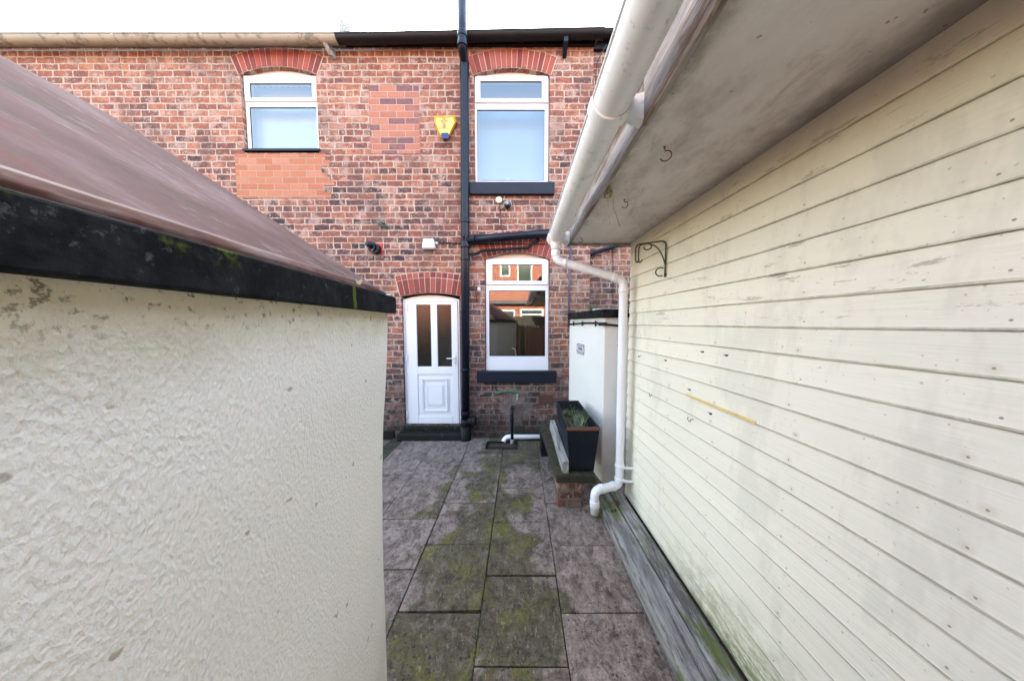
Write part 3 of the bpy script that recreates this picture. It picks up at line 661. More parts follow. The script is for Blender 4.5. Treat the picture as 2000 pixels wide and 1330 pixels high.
q = atY(868, 661, ya); m = MB(); m.lathe([(.012, 0), (.012, .004)], (q.x, ya+.009, q.z), 'Y', 12); m.build('sticker', M_['blue_lens'], leafo)
# step, plinth
m = MB(); m.box((dx0-.02, D-.012, .10), (dx1+.02, D+.06, .176)); m.box((dx0-.06, D-.14, -.02), (dx1+.05, D-.002, .098)); m.build('door_step', M_['step'], H, bevel=.014, seg=3)
m = MB(); m.box((XB, D-.028, -.02), (dx0-.15, D+.01, .105)); m.build('painted_plinth', M_['black_rough'], H, bevel=.008)
# fascia + gutter
def gutter(parent, Xa, Xb, za, zb, mat, r=.066, Y0=D-.13, fas=True, name='gutter', caps=(False, True)):
    m = MB(); n = 14; th = .004
    for i in range(n):
        a0 = math.pi + math.pi*i/n; a1 = math.pi + math.pi*(i+1)/n
        p = lambda a, q: (Y0+math.cos(a)*q, math.sin(a)*q)
        (ya_, z_a), (yb_, z_b), (yc_, z_c), (yd_, z_d) = p(a0, r), p(a1, r), p(a1, r-th), p(a0, r-th)
        vs = []
        for X, z in ((Xa, za), (Xb, zb)):
            vs.append([m.bm.verts.new((X, yy, z+zz)) for yy, zz in ((ya_, z_a), (yb_, z_b), (yc_, z_c), (yd_, z_d))])
        for k in range(4): m.bm.faces.new((vs[0][k], vs[0][(k+1) % 4], vs[1][(k+1) % 4], vs[1][k]))
    for fl, X, z in ((caps[0], Xa, za), (caps[1], Xb, zb)):
        if fl: m.prism([(X-.012, Y0+math.cos(math.pi+math.pi*i/n)*(r+.006), z+math.sin(math.pi+math.pi*i/n)*(r+.006)) for i in range(n+1)], (.024, 0, 0))
    m.tube([(Xa, Y0-r, za), (Xb, Y0-r, zb)], .007, 8)
    bmesh.ops.remove_doubles(m.bm, verts=m.bm.verts, dist=.0002)
    return m.build(name, M_[mat], parent)
def gutter_join(parent, X, z, mat, r=.066, Y0=D-.13, wd=.035):
    m = MB(); n = 14
    for i in range(n):
        a0 = math.pi + math.pi*i/n; a1 = math.pi + math.pi*(i+1)/n
        m.prism([(X, Y0+math.cos(a)*q, z+math.sin(a)*q) for a, q in ((a0, r+.001), (a1, r+.001), (a1, r+.007), (a0, r+.007))], (wd, 0, 0))
    m.build('gutter_clip', M_[mat], parent)
gz = lambda px, py: atY(px, py, D-.19).z
zl = gz(690, 66); zr = gz(1178, 55); XE = atY(1177, 65, D-.13).x
fb = EAVE
m = MB(); m.box((XB+.03, D-.045, EAVE-.004), (XC+.01, D-.003, EAVE+.16)); m.build('fascia', M_['gutter_black'], H)
gutter(H, XB+.0, XE, zl, zr, 'gutter_black')
for px in (746, 880, 948, 1015, 1157):
    X = atY(px, 65, D-.13).x; t = (X-XB)/(XE-XB); gutter_join(H, X, zl+(zr-zl)*t, 'gutter_black', wd=.02 if px != 1015 else .06)
def corbel(parent, px, mat, l, t, r, b, tilt=0):
    Y = D-.10; q0 = atY(l, t, Y); q1 = atY(r, b, D-.06); m = MB(); xm = (q0.x+atY(r, t, Y).x)/2; wd = .028
    m.prism([(xm-wd, D-.16, q0.z), (xm-wd, D-.11, q0.z), (xm-wd+tilt, D-.004, q1.z+.10), (xm-wd+tilt, D-.004, q1.z-.02), (xm-wd+tilt*.8, D-.06, q1.z-.01), (xm-wd+tilt*.4, D-.15, q0.z-.08)], (wd*2, 0, 0))
    m.build('gutter_bracket', M_[mat], parent, bevel=.004)
corbel(H, 1103, 'pipe_black', 1098, 76, 1111, 104)
# roof and chimney
def roof(parent, X0, X1, mat='slate', Y=D, e=EAVE):
    m = MB(); rz = e+2.3; yr = Y+4
    m.prism([(X0, Y-.10, e+.10), (X0, yr, rz), (X0, yr+4.15, e+.10), (X0, yr+4.15, e+.03), (X0, yr, rz-.07), (X0, Y-.10, e+.03)], (X1-X0, 0, 0))
    return m.build('roof', M_[mat], parent)
rf = roof(H, XB+.004, XC+.05)
q = atY(673, 52, 7.9)
# ---- left neighbour
N1 = thing('terraced_house', 'neighbouring red brick terraced house with cream stained gutter and blind-covered window', 'house', (XB-2.5, D, 0))
nx0, nx1 = atY(476, 250, D).x, atY(620, 250, D).x
nw = (nx0-.01, nx1+.01, fz(299, D), fz(146, D), fz(131, D)-fz(146, D))
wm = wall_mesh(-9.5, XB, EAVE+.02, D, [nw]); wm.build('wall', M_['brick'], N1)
arch(N1, nw[0], nw[1], nw[3], nw[4], [.245], 16)
m = MB(); x1 = atY(637, 340, D).x; zz = fz(301, D); i = 0
while zz > fz(384, D)+.01:
    m.box((nx0-.15, D-.0035, zz-.0865), (x1+(0, .055, -.06, .02, .11, -.03, .06)[i % 7], D+.01, zz-.0002)); zz -= .0865; i += 1
m.build('brick_patch', M_['brick_orange'], N1, label='patch of clean bright orange bricks below the window')
window(N1, (nx0, nx1), (fz(297), fz(149)), (nx0+.09, fx(611, 180), fz(193.5), fz(165)), (nx0+.05, fx(619, 250), fz(290), fz(209.5)), (.085, -.01))
m = MB(); m.box((nx0-.02, D-.02, fz(300)), (nx1+.03, D+.1, fz(296))); m.build('window_sill', M_['gutter_black'], N1)
bl = MB()
k = 0; X = nx0-.05
while X < nx1+.05:
    Mx = Matrix.Translation((X, D+.22, 0)) @ Matrix.Rotation(R(18), 4, 'Z'); bl.box((-.045, -.002, fz(310)), (.045, .002, fz(150)), Mx); X += .085
bl.build('vertical_blind', simple('white_blind_slats', (.50, .60, .66), .7, .03, 3), N1)
m = MB(); m.box((-9.4, D+.4, fz(330)), (XB-.02, D+.42, EAVE)); m.build('room_partition', simple('pale_room', (.30, .36, .40), .8, .03, 3), N1)
m = MB(); m.box((-9.5, D-.045, EAVE-.004), (XB+.026, D-.003, EAVE+.16)); m.build('fascia', M_['gutter_cream'], N1)
gutter(N1, -9.5, XB-.004, zl-.01, zl, 'gutter_cream', caps=(False, False))
for px in (590, 400, 230): gutter_join(N1, atY(px, 65, D-.13).x, zl, 'gutter_cream')
corbel(N1, 640, 'lead_grey', 627, 77, 642, 106, .05)
rf2 = roof(N1, -9.5, XB-.004)
qa, qb = atY(664, 50, 9.2), atY(682, 50, 9.2)
m = MB(); cxm = (qa.x+qb.x)/2
m.box((cxm-.55, 8.9, EAVE+1.5), (cxm+.55, 9.5, qa.z-.98)); m.box((cxm-.60, 8.85, qa.z-.98), (cxm+.60, 9.55, qa.z-.90)); ch = m.build('chimney', M_['brick_back'], rf2)
m = MB(); m.lathe([(.20, qa.z-.90), (.15, qa.z-.05), (.17, qa.z)], (cxm, 9.2, 0)); m.build('chimney_pot', M_['lead_grey'], rf2)
# ---- right neighbour, set back
SB = .27
N2 = thing('terraced_house', 'set-back brick terraced house beyond the corner on the right', 'house', (XC+1.5, D+SB, 0))
e2 = atY(1180, 102, D+SB).z
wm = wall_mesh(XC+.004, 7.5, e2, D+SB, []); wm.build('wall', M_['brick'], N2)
m = MB(); m.box((XC+.02, D+SB-.05, e2-.004), (7.5, D+SB-.003, e2+.13)); m.build('fascia', M_['gutter_black'], N2)
gutter(N2, XC+.03, 7.5, e2+.14, e2+.14, 'gutter_black', Y0=D+SB-.12, caps=(True, False))
roof(N2, XC+.06, 7.5, Y=D+SB, e=e2+.05)

# ================================================================= THINGS ON THE FAÇADE
def pw(px, py, off=0.0): return atY(px, py, D-off)
PO = .085
# soil pipe
SP = thing('soil_pipe', 'tall black soil pipe running up the house between door and windows', 'drainpipe', pw(908, 850, PO))
r = .058
top = atY(902, -60, D-.27); gy = D-.27
pts = path([top, atY(903, 92, gy), pw(907, 122, PO+.02), pw(907.5, 160, PO+.01), pw(908.5, 470, PO), pw(909, 820, PO)], .05)
m = MB(); m.tube(pts, r, 18); m.build('pipe', M_['pipe_black'], SP)
class SK:
    # each socket / coupling its own part
    def __init__(s, parent, mat, name='socket'): s.a = (parent, mat, name)
    def build(s, *a, **k): pass
def collar(m, p, d, r0, h):
    if isinstance(m, SK):
        b = MB(); collar(b, p, d, r0, h); b.build(m.a[2], M_[m.a[1]], m.a[0]); return
    p = Vector(p); d = Vector(d).normalized(); m.tube([p-d*h, p-d*h*.7, p+d*h*.7, p+d*h], [r0*.97, r0, r0, r0*.97], 18)
m = SK(SP, 'pipe_black')
for py, o, hh in ((70, gy, .03), (88, gy, .03)): collar(m, atY(903, py, o), (0, 0, 1), r+.007, hh)
for py, hh in ((128, .03), (146, .03), (432, .03), (478, .05), (505, .03), (722, .02), (806, .025)): collar(m, pw(907.5 if py < 300 else 908.7, py, PO), (0, 0, 1), r+.008, hh)
m = MB(); jp = pw(909, 818, PO); m.tube([jp, jp-Vector((0, 0, .12))], [r+.012, r+.015], 18); q = pw(926, 822, PO+.01)
m.tube([(jp.x+.02, jp.y, jp.z-.03), (q.x+.01, q.y, q.z)], r+.002, 16); collar(m, q, (1, 0, 0), r+.01, .025)
m.lathe([(.034, -.05), (.034, 0), (.022, .001), (.022, .01)], (jp.x-.015, jp.y-.055, jp.z-.06), 'Y', 16)
m.tube([(jp.x, jp.y, jp.z-.1), (jp.x, jp.y, .04), (jp.x, jp.y, -.01)], [r+.018, r+.018, r+.03], 18); m.build('foot_junction', M_['black_rough'], SP)
# access eye
q = pw(906, 464, PO); m = MB(); m.lathe([(.030, -.03), (.030, 0), (.018, .001), (.018, .006)], (q.x-.0, q.y-r-.02, q.z), 'Y', 16); m.build('access_cap', M_['pipe_black'], SP)
# horizontal branch pipe
BP = thing('waste_pipe', 'thick black branch pipe sloping from the soil pipe across above the window', 'drainpipe', pw(990, 465, PO))
a_, b_ = pw(914, 469, PO+.01), pw(1092, 454, PO+.02); m = MB(); m.tube([a_, b_], .056, 18); collar(m, pw(923, 468, PO+.01), (1, 0, 0), .066, .03); m.build('pipe', M_['pipe_black'], BP)
WP = thing('waste_pipe', 'thin black waste pipe with a cranked end below the branch pipe', 'drainpipe', pw(980, 490, PO))
m = MB(); m.tube(path([pw(916, 497, .09), pw(932, 496, .09), pw(940, 490, .09), pw(1032, 484, .07), pw(1040, 475, .07), pw(1050, 470, .05), pw(1050, 470, -.01)], .03), .020, 12); m.build('pipe', M_['black_rough'], WP)
m = SK(WP, 'black_rough'); [collar(m, pw(x, y, .085), (1, 0, .1), .025, .018) for x, y in ((921, 497), (1030, 484.5))]; q = pw(1050, 469, .01); m = MB(); m.lathe([(.032, -.05), (.032, -.03)], (q.x, q.y+.02, q.z), 'Y', 14); m.build('wall_plate', M_['black_rough'], WP)
CB = tag(MB().tube(path([pw(853, 474, .02), pw(880, 475, .012), pw(960, 477, .012), pw(1068, 477, .012)], .02), .009, 8).build('cable', M_['pipe_black']), 'black cable running level from the white floodlight past the soil pipe', 'cable')
# slim blue-grey pipe at the corner
m = MB(); m.tube([pw(1115, 482, .02), pw(1111.5, 560, .02), pw(1110.5, 640, .02)], .012, 10); tag(m.build('conduit', simple('slate_blue_conduit', (.06, .07, .13), .4)), 'slim slate blue upright conduit beside the boundary wall', 'pipe')
# flue with red surround
FL = thing('flue', 'short black boiler flue with red surround poking from the wall', 'flue', pw(735, 490))
q = pw(736, 488, 0); m = MB(); m.box((q.x-.07, D-.012, q.z-.06), (q.x+.082, D-.0005, q.z+.086)); m.build('surround', M_['red_pl'], FL)
m = MB(); seg = 20; r1 = .075
m.tube([(q.x, D-.01, q.z), (q.x-.0, D-.10, q.z-.0)], r1, seg); m.build('outer_pipe', M_['pipe_black'], FL)
m = MB(); m.tube([(q.x-.012, D-.101, q.z+.006), (q.x-.015, D-.106, q.z+.006)], r1*.80, seg); m.build('dark_mouth', M_['ink'], FL)
m = MB(); m.tube([(q.x-.02, D-.1, q.z+.02), (q.x-.05, D-.17, q.z+.045)], .036, seg); m.build('inner_pipe', M_['pipe_black'], FL)
# old brackets
OB = MB(); a_, b_ = pw(738, 436, .02), pw(755, 445, .03); OB.tube([a_, b_], .014, 10); OB.tube([pw(743, 433, .02), pw(752, 438, .02)], .012, 10); OB.tube([pw(746, 439, -.01), pw(746, 439, .03)], .01, 8)
tag(OB.build('wall_bracket', M_['green_iron']), 'small dark rusted bracket stub fixed left of the floodlight', 'bracket')
# floodlight
FLt = thing('floodlight', 'white box security floodlight on the wall left of the soil pipe', 'floodlight', pw(839, 478))
q0, q1 = pw(825, 468, .09), pw(851, 486, .09)
m = MB(); m.prism([(q0.x+.01, D-.03, q0.z+.01), (q1.x-.03, D-.03, q0.z+.01), (q1.x-.01, D-.03, q1.z+.01), (q0.x-.01, D-.03, q1.z+.01)], (0, -.07, 0)); m.build('housing', M_['white_pl'], FLt, bevel=.01)
m = MB(); m.box((q0.x+.005, D-.095, q1.z-.004), (q1.x-.02, D-.035, q1.z+.0095)); m.build('glass_front', M_['grey_pl'], FLt)
m = MB(); m.box((q0.x+.04, D-.035, q0.z-.06), (q1.x-.05, D-.001, q0.z-.0)); m.tube([(q1.x-.02, D-.03, q0.z-.03), (q1.x+.015, D-.03, q0.z-.04)], .018, 10); m.build('bracket', M_['white_pl'], FLt)
# alarm box
AL = thing('alarm_box', 'yellow triangular burglar alarm box with blue lens', 'alarm', pw(869, 250))
def ap(px, py, off): q = atY(px, py, D-off); return Vector((q.x, D-off, q.z))
outer = [(849, 227), (888, 227), (892.5, 239), (879, 266), (874, 270), (862, 270), (857.5, 264), (847.5, 239)]
m = MB(); back = [m.bm.verts.new(ap(x, y, .002)) for x, y in outer]; mid = [m.bm.verts.new(ap(x, y, .045)) for x, y in outer]
cxa, cya = 868.5, 246; fr_ = [m.bm.verts.new(ap(cxa+(x-cxa)*.80, cya+(y-cya)*.84, .075)) for x, y in outer]
for A_, B_ in ((back, mid), (mid, fr_)):
    for i in range(8): m.bm.faces.new((A_[i], A_[(i+1) % 8], B_[(i+1) % 8], B_[i]))
m.bm.faces.new(fr_[::-1]); m.build('body', M_['yellow'], AL, bevel=.004)
m = MB(); face = [(cxa+(x-cxa)*.80, cya+(y-cya)*.84) for x, y in outer]; m.prism([ap(x, y, .0755) for x, y in face], (0, -.002, 0)); m.build('face_plate', M_['yellow_pale'], AL)
m = MB(); lens = [(861, 259), (876, 259), (879, 267), (876, 272), (864, 272), (861, 267)]
v0 = [m.bm.verts.new(ap(x, y, .02)) for x, y in lens]; v1 = [m.bm.verts.new(ap(869+(x-869)*.88, 265.5+(y-265.5)*.88, .092)) for x, y in lens]
for i in range(6): m.bm.faces.new((v0[i], v0[(i+1) % 6], v1[(i+1) % 6], v1[i]))
m.bm.faces.new(v1); m.build('strobe_lens', M_['blue_lens'], AL, bevel=.005)
def text(body, size, loc, rot, mat, parent, name='lettering', ext=.0006, bold=True, sx=1):
    cu = bpy.data.curves.new(name, 'FONT'); cu.body = body; cu.size = size; cu.align_x = 'CENTER'; cu.align_y = 'CENTER'; cu.extrude = ext
    cu.space_line = .95; cu.offset = .0006 if bold else 0
    tmp = bpy.data.objects.new(name, cu); me = bpy.data.meshes.new_from_object(tmp); bpy.data.objects.remove(tmp); me.name = name
    me.materials.clear(); me.materials.append(mat); o = bpy.data.objects.new(name, me); link(o, parent)
    o.location = loc; o.rotation_euler = rot; o.scale = (sx, 1, 1); return o
q = ap(867.5, 241, .0785); text('U.K.\nSECURE\n0161\n285\n0000', .028, q, (R(90), 0, 0), M_['ink'], AL)
m = MB(); hw, hh, t = .068, .072, .003
for a0, a1, b0, b1 in ((-hw, hw, hh-t, hh), (-hw, hw, -hh, -hh+t), (-hw, -hw+t, -hh+t, hh-t), (hw-t, hw, -hh+t, hh-t)): m.box((q.x+a0, q.y-.0005, q.z+b0), (q.x+a1, q.y+.0008, q.z+b1))
m.build('label_border', M_['ink'], AL)
# sensor & camera
q = pw(974.5, 392, 0); SE = thing('wall_sensor', 'small round cream sensor on the wall under the upper window', 'sensor', q)
m = MB(); m.lathe([(.046, 0), (.046, -.022), (.038, -.032), (.0, -.033)][:3]+[(.02, -.034)], (q.x, D, q.z), 'Y'); m.build('housing', simple('cream_plastic', (.72, .66, .46), .4, .05), SE)
q = pw(991.5, 402, 0); CM = thing('security_camera', 'small black dome security camera right of the cream sensor', 'camera', q)
m = MB(); m.lathe([(.062, 0), (.062, -.02), (.055, -.035)], (q.x, D, q.z), 'Y'); m.build('base', M_['grey_pl'], CM)
m = MB(); m.lathe([(.05, -.02), (.048, -.05), (.036, -.078), (.015, -.09)], (q.x+.002, D, q.z-.01), 'Y'); m.build('dome', simple('smoked_dome', (.012, .012, .014), .08, .1), CM)
m = MB(); m.lathe([(.024, -.075), (.024, -.094), (.014, -.095)], (q.x-.005, D, q.z+.0), 'Y', 16); m.build('lens_ring', M_['grey_pl'], CM)
tag(MB().tube(path([pw(975, 400, .012), pw(977.5, 420, .006), pw(979, 448, .006), pw(985, 454, .008)], .03), .0045, 6).tube(path([pw(977, 410, .006), pw(984, 408, .006), pw(990, 408, .01)], .02), .0045, 6).build('cable', M_['ink']), 'thin black cable hanging from the cream sensor and dome camera', 'cable')
# little white reel and iron bracket left of lower window
q = pw(936, 566, .04); HK = thing('line_hook', 'white clothes line reel on a rusty iron bracket beside the lower window', 'hook', q)
m = MB(); m.lathe([(.03, -.02), (.042, -.012), (.030, -.004), (.030, .004), (.042, .012), (.03, .02)], (q.x+.0, D-.05, q.z), 'X', 16); m.build('reel', M_['white_pl'], HK)
m = MB(); m.tube(path([pw(926, 556, .0), pw(927, 560, .05), pw(930, 575, .05), pw(932, 590, .02)], .02), .009, 8); m.tube([pw(928, 566, .045), pw(937, 566, .05)], .006, 8); m.build('bracket', M_['rust'], HK)
# tap with green hose
TP = thing('outside_tap', 'brass garden tap on a short green pipe under the lower window', 'tap', pw(1010, 772))
m = MB(); m.tube(path([pw(969, 768, -.005), pw(971, 768, .03), pw(985, 764, .035), pw(1001, 764, .035), pw(1011, 766, .035), pw(1012, 772, .035)], .03), .011, 10); m.build('pipe', M_['green_pl'], TP)
q = pw(1011, 775, .05); m = MB(); m.tube(path([(q.x, D+.0, q.z), (q.x, D-.075, q.z), (q.x-.01, D-.095, q.z-.05)], .03), .014, 10); m.lathe([(.02, -.015), (.02, .02)], (q.x, D-.05, q.z+.012), 'Z', 10); m.tube([(q.x-.03, D-.055, q.z+.035), (q.x+.03, D-.055, q.z+.035)], .007, 8); m.build('valve', M_['brass'], TP)
# air brick
q0, q1 = pw(1052, 771, 0), pw(1080, 789, 0); AB = MB(); AB.box((q0.x, D-.006, q1.z), (q1.x, D+.02, q0.z)); ab = AB.build('air_brick', simple('dark_terracotta', (.09, .035, .025), .8, .3, 30, bump=.002), H)
m = MB()
for i in range(9):
    for j in range(6):
        xx = q0.x+(q1.x-q0.x)*(i+.7)/9.4; zz = q1.z+(q0.z-q1.z)*(j+.7)/6.4; m.box((xx-.006, D-.0075, zz-.005), (xx+.006, D-.0055, zz+.005))
m.build('vent_holes', M_['ink'], ab)
# black upstand pipe to the gully, white waste pipe, gully
q = atY(1000, 800, D-.14); WU = thing('waste_pipe', 'black upright waste pipe bending out of the wall into the open drain', 'drainpipe', (q.x, D-.14, 0))
zt_ = q.z+.0; m = MB(); m.tube(path([(q.x+.0, D+.01, zt_), (q.x, D-.20, zt_), (q.x+.006, D-.22, -.10)], .045), .022, 12); m.build('pipe', M_['pipe_black'], WU)
m = SK(WU, 'pipe_black'); collar(m, (q.x, D-.215, zt_-.12), (0, 0, 1), .029, .03); collar(m, (q.x, D-.13, zt_), (0, 1, 0), .029, .02)
m = MB(); collar(m, (q.x+.006, D-.22, .03), (0, 0, 1), .028, .03); m.build('grey_connector', M_['grey_pl'], WU)
Yp = D-.11; a_, b_ = atY(1062, 853, Yp), atY(985, 853, Yp)
m = MB(); m.tube(path([(a_.x, Yp, a_.z), (b_.x+.03, Yp, a_.z), (b_.x-.015, Yp-.05, a_.z-.055)], .05), .034, 16, cap=False); wpo = tag(m.build('waste_pipe', M_['pipe_white']), 'white waste pipe lying along the wall foot with its open elbow over the drain', 'drainpipe')
sm_ = wpo.modifiers.new('shell', 'SOLIDIFY'); sm_.thickness = .003
GD = thing('drain', 'square open gully drain with dark frame set in the paving', 'drain', ((HOLE[0]+HOLE[1])/2, HOLE[2], 0))
hx0, hx1, hy0, hy1 = HOLE; m = MB(); t = .022
for a0, a1, b0, b1 in ((hx0, hx1, hy0, hy0+t), (hx0, hx1, hy1-t, hy1), (hx0, hx0+t, hy0+t, hy1-t), (hx1-t, hx1, hy0+t, hy1-t)): m.box((a0+.002, b0+.002, -.011), (a1-.002, b1-.002, .006))
m.build('frame', M_['black_rough'], GD, bevel=.002)
m = MB(); m.box((hx0+.03, hy0+.03, -.0115), (hx1-.03, hy1-.03, -.0095)); m.build('gully_floor', M_['ink'], GD)
m = MB(); m.box((hx0+.05, (hy0+hy1)/2-.01, -.009), (hx1-.05, (hy0+hy1)/2+.0, .002)); m.build('grate_bar', M_['rust'], GD)
# pipe on the set back house
YS = D+SB-.08; m = MB(); m.tube(path([atY(1146, 501, YS), atY(1160, 494, YS), atY(1182, 487, YS), atY(1225, 474, YS)], .05), .030, 12); m.tube([atY(1146, 501, YS), atY(1144, 504, YS+.05)], .036, 12)
NP = tag(m.build('waste_pipe', M_['pipe_black']), 'black pipe slanting across the set-back wall under the shed eaves', 'drainpipe')
YS = D+SB-.012
tag(MB().tube(path([atY(1197, 478, YS), atY(1197.5, 590, YS), atY(1210, 591, YS)], .02), .006, 6).tube([atY(1194, 571, YS), atY(1203, 571, YS)], .005, 6).build('cable', M_['ink']), 'thin black cable dropping down the set-back house wall', 'cable')
tag(MB().tube(path([atY(1185, 88, D+.1), atY(1172, 110, D+.12), atY(1165, 125, D+.15), atY(1162, 200, D+SB-.02)], .1), .006, 6).build('cable', M_['ink']), 'black aerial cable drooping from the far gutter at the corner', 'cable')

# ================================================================= RIGHT BOUNDARY WALL
BW = thing('boundary_wall', 'white rendered boundary wall with black coping joining house to shed', 'wall', (.9, 3.2, 0))
c0 = Vector((atY(1112, 640, D).x, D-.004, 0)); q = atZ(1174, 941, 0); c1 = Vector((q.x, q.y, 0)); c2 = Vector((c1.x+.42, c1.y-.05, 0))
foot = [c0, c1, c2, Vector((c2.x+.02, c2.y+.25, 0)), Vector((c0.x+.30, D-.004, 0))]
zt = atY(1150, 616, 3.2).z-.0
ztf = atY(1112, 625, D).z; 
zt = atY(1174, 620, c1.y).z
m = MB(); m.prism([(p.x, p.y, -.02) for p in foot], (0, 0, zt+.02)); bwo = m.build('wall', M_['render_right'], BW, bevel=.012, seg=3)
def offs(p, dx, dy): return (p.x+dx, p.y+dy, zt)
m = MB(); m.prism([offs(foot[0], -.03, 0), offs(foot[1], -.03, -.03), offs(foot[2], 0, -.03), offs(foot[3], 0, 0), offs(foot[4], .03, 0)], (0, 0, .085)); m.build('coping', M_['coping'], BW, bevel=.008)
a_, b_ = atY(1160, 603, 3.1), atY(1215, 604, 3.0); m = MB(); m.box((a_.x, 3.02, zt+.088), (b_.x+.1, 3.2, zt+.105)); m.build('flashing', M_['white_pl'], BW)
# cable along the wall
def onw(px, py, off=.012):
    d = (c1-c0).normalized(); n = Vector((d.y, -d.x, 0)); n = n if n.x < 0 else -n
    return atPlane(px, py, c0+n*off, n)
def onw2(px, py, off=.012):
    d = (c2-c1).normalized(); n = Vector((d.y, -d.x, 0)); n = n if n.y < 0 else -n
    return atPlane(px, py, c1+n*off, n)
CN = thing('conduit', 'black conduit clipped level along the top of the white boundary wall', 'pipe', onw(1140, 632))
m = MB(); m.tube([onw(1112, 633.5), onw(1140, 631), onw(1168, 631), onw2(1178, 633), onw2(1222, 638)], .011, 10); m.build('pipe', M_['black_rough'], CN)
for px in (1121, 1138, 1164):
    p = onw(px, 632, .014); m = MB(); m.box((p.x-.012, p.y-.008, p.z-.032), (p.x+.002, p.y+.008, p.z+.032)); m.build('clip', M_['ink'], CN)
q = onw2(1174, 633, .02); m = MB(); m.box((q.x-.03, q.y-.02, q.z-.018), (q.x+.06, q.y+.0, q.z+.018)); m.build('joint_box', M_['ink'], CN, bevel=.004)
# sign
d = (c1-c0).normalized(); nrm = Vector((d.y, -d.x, 0)); nrm = nrm if nrm.x < 0 else -nrm
pc = onw(1134, 681.5, .006); L = (onw(1141, 681)-onw(1127.5, 681)).length; hgt = onw(1128, 670).z-onw(1128, 689).z
ang = math.atan2(d.y, d.x)
SG = thing('name_sign', 'small black and white name plate reading BUXTON on the white wall', 'sign', pc)
Ms = Matrix.Translation(pc) @ Matrix.Rotation(ang, 4, 'Z')
L = min(L, .34); m = MB(); m.box((-L/2, -.004, -hgt/2), (L/2, .004, hgt/2), Ms); m.build('plate', simple('pale_mauve_plate', (.62, .60, .68), .5, .1), SG)
m = MB(); t = .008
sgn = -1 if (Matrix.Rotation(ang, 3, 'Z') @ Vector((0, -1, 0))).dot(nrm) > 0 else 1
for a0, a1, b0, b1 in ((-L/2, L/2, hgt/2-t, hgt/2), (-L/2, L/2, -hgt/2, -hgt/2+t), (-L/2, -L/2+t, -hgt/2+t, hgt/2-t), (L/2-t, L/2, -hgt/2+t, hgt/2-t), (-L/2+t, L/2-t, hgt/2-.030, hgt/2-.022), (-L/2+t, L/2-t, -hgt/2+.022, -hgt/2+.030)):
    m.box((a0, sgn*.0042, b0), (a1, sgn*.006, b1), Ms)
m.build('border', M_['ink'], SG)
text('BUXTON', hgt*.42, pc+nrm*.0055, (R(90), 0, ang if sgn < 0 else ang+math.pi), M_['ink'], SG, sx=.62)
# weed on the coping
q = Vector((atY(1157, 603, 3.25).x, 3.2, zt+.085)); m = MB()
for i in range(26):
    a = random.uniform(0, 6.28); l = random.uniform(.03, .08); b = q+Vector((random.uniform(-.04, .04), random.uniform(-.03, .03), 0)); dr_ = Vector((math.cos(a), math.sin(a), 1.6)).normalized(); sd_ = dr_.cross(Vector((0, 0, 1))).normalized()*.008
    m.poly([b-sd_*.4, b+dr_*l*.5-sd_, b+dr_*l, b+dr_*l*.5+sd_, b+sd_*.4][:4])
tag(m.build('weed', M_['leaf'], fixn=False), 'little green weed sprouting on the black coping of the white wall', 'plant')
# small dark peg on the wall
q = onw2(1206, 675, .01); tag(MB().tube([q, q+Vector((.01, -.02, 0))], .006, 6).build('wall_nail', M_['nail']), 'tiny nail in the white wall end beside the white downpipe', 'nail')

# ================================================================= SHED (right)
SX, SY0, SLP = 1.034, 2.53, -.028
def wx(y): return SX + (SY0-y)*(-SLP)
SHD = thing('shed', 'cream boarded shed with grey stained overhanging soffit', 'shed', (1.8, 1, 0))
ZS, ZB, BH = 2.455, .055, .109
m = MB(); yn = -2.6; z = ZB
segY = [yn, -1.2, 0, .6, 1.0, 1.4, 1.8, 2.2, SY0]
pl = Vector((1, 0, 0))
nb = int((ZS-ZB)/BH)+1
wobs = [[random.uniform(-.0012, .0012) for _ in segY] for _ in range(nb+1)]
for b in range(nb):
    z0_, z1_ = ZB+b*BH, min(ZB+(b+1)*BH, ZS+.02)
    prof = [(0.002, z0_-.005), (-.0115, z0_-.005), (-.013, z0_+.002), (-.012, z0_+.006), (-.003, z1_-.004), (.001, z1_-.004)]
    rows_ = []
    for j, y in enumerate(segY):
        zz = wobs[b][j]*1.5
        rows_.append([m.bm.verts.new((wx(y)+px_, y, pz_+zz)) for px_, pz_ in prof])
    for j in range(len(segY)-1):
        for k in range(len(prof)-1): m.bm.faces.new((rows_[j][k], rows_[j+1][k], rows_[j+1][k+1], rows_[j][k+1]))
    # end grain and far face
    m.bm.faces.new([rows_[-1][k] for k in range(len(prof))])
m.box((wx(SY0)+.001, SY0-.02, ZB), (3.6, SY0, ZS)); 
m.prism([(wx(yn), yn, ZB), (wx(SY0), SY0, ZB), (wx(SY0)+.02, SY0, ZB), (wx(yn)+.02, yn, ZB)], (0, 0, ZS-ZB))
m.box((wx(yn), yn, ZB), (3.6, yn+.03, ZS)); m.box((3.56, yn, ZB), (3.6, SY0, ZS))
m.build('boarded_wall', M_['siding'], SHD)
FXX = .44
m = MB(); yS = SY0+.015
m.box((FXX+.040, yn-.2, ZS-.012), (1.35, yS, ZS+.0)); m.build('soffit', M_['soffit'], SHD)
m = MB(); m.box((FXX+.03, yS-.004, ZS-.035), (1.10, yS+.018, ZS+.13)); m.build('barge_board', M_['fascia'], SHD, bevel=.003)
m = MB(); m.box((FXX, 1.02, ZS-.045), (FXX+.020, yS+.01, ZS+.12)); m.build('fascia', M_['fascia'], SHD, bevel=.003)
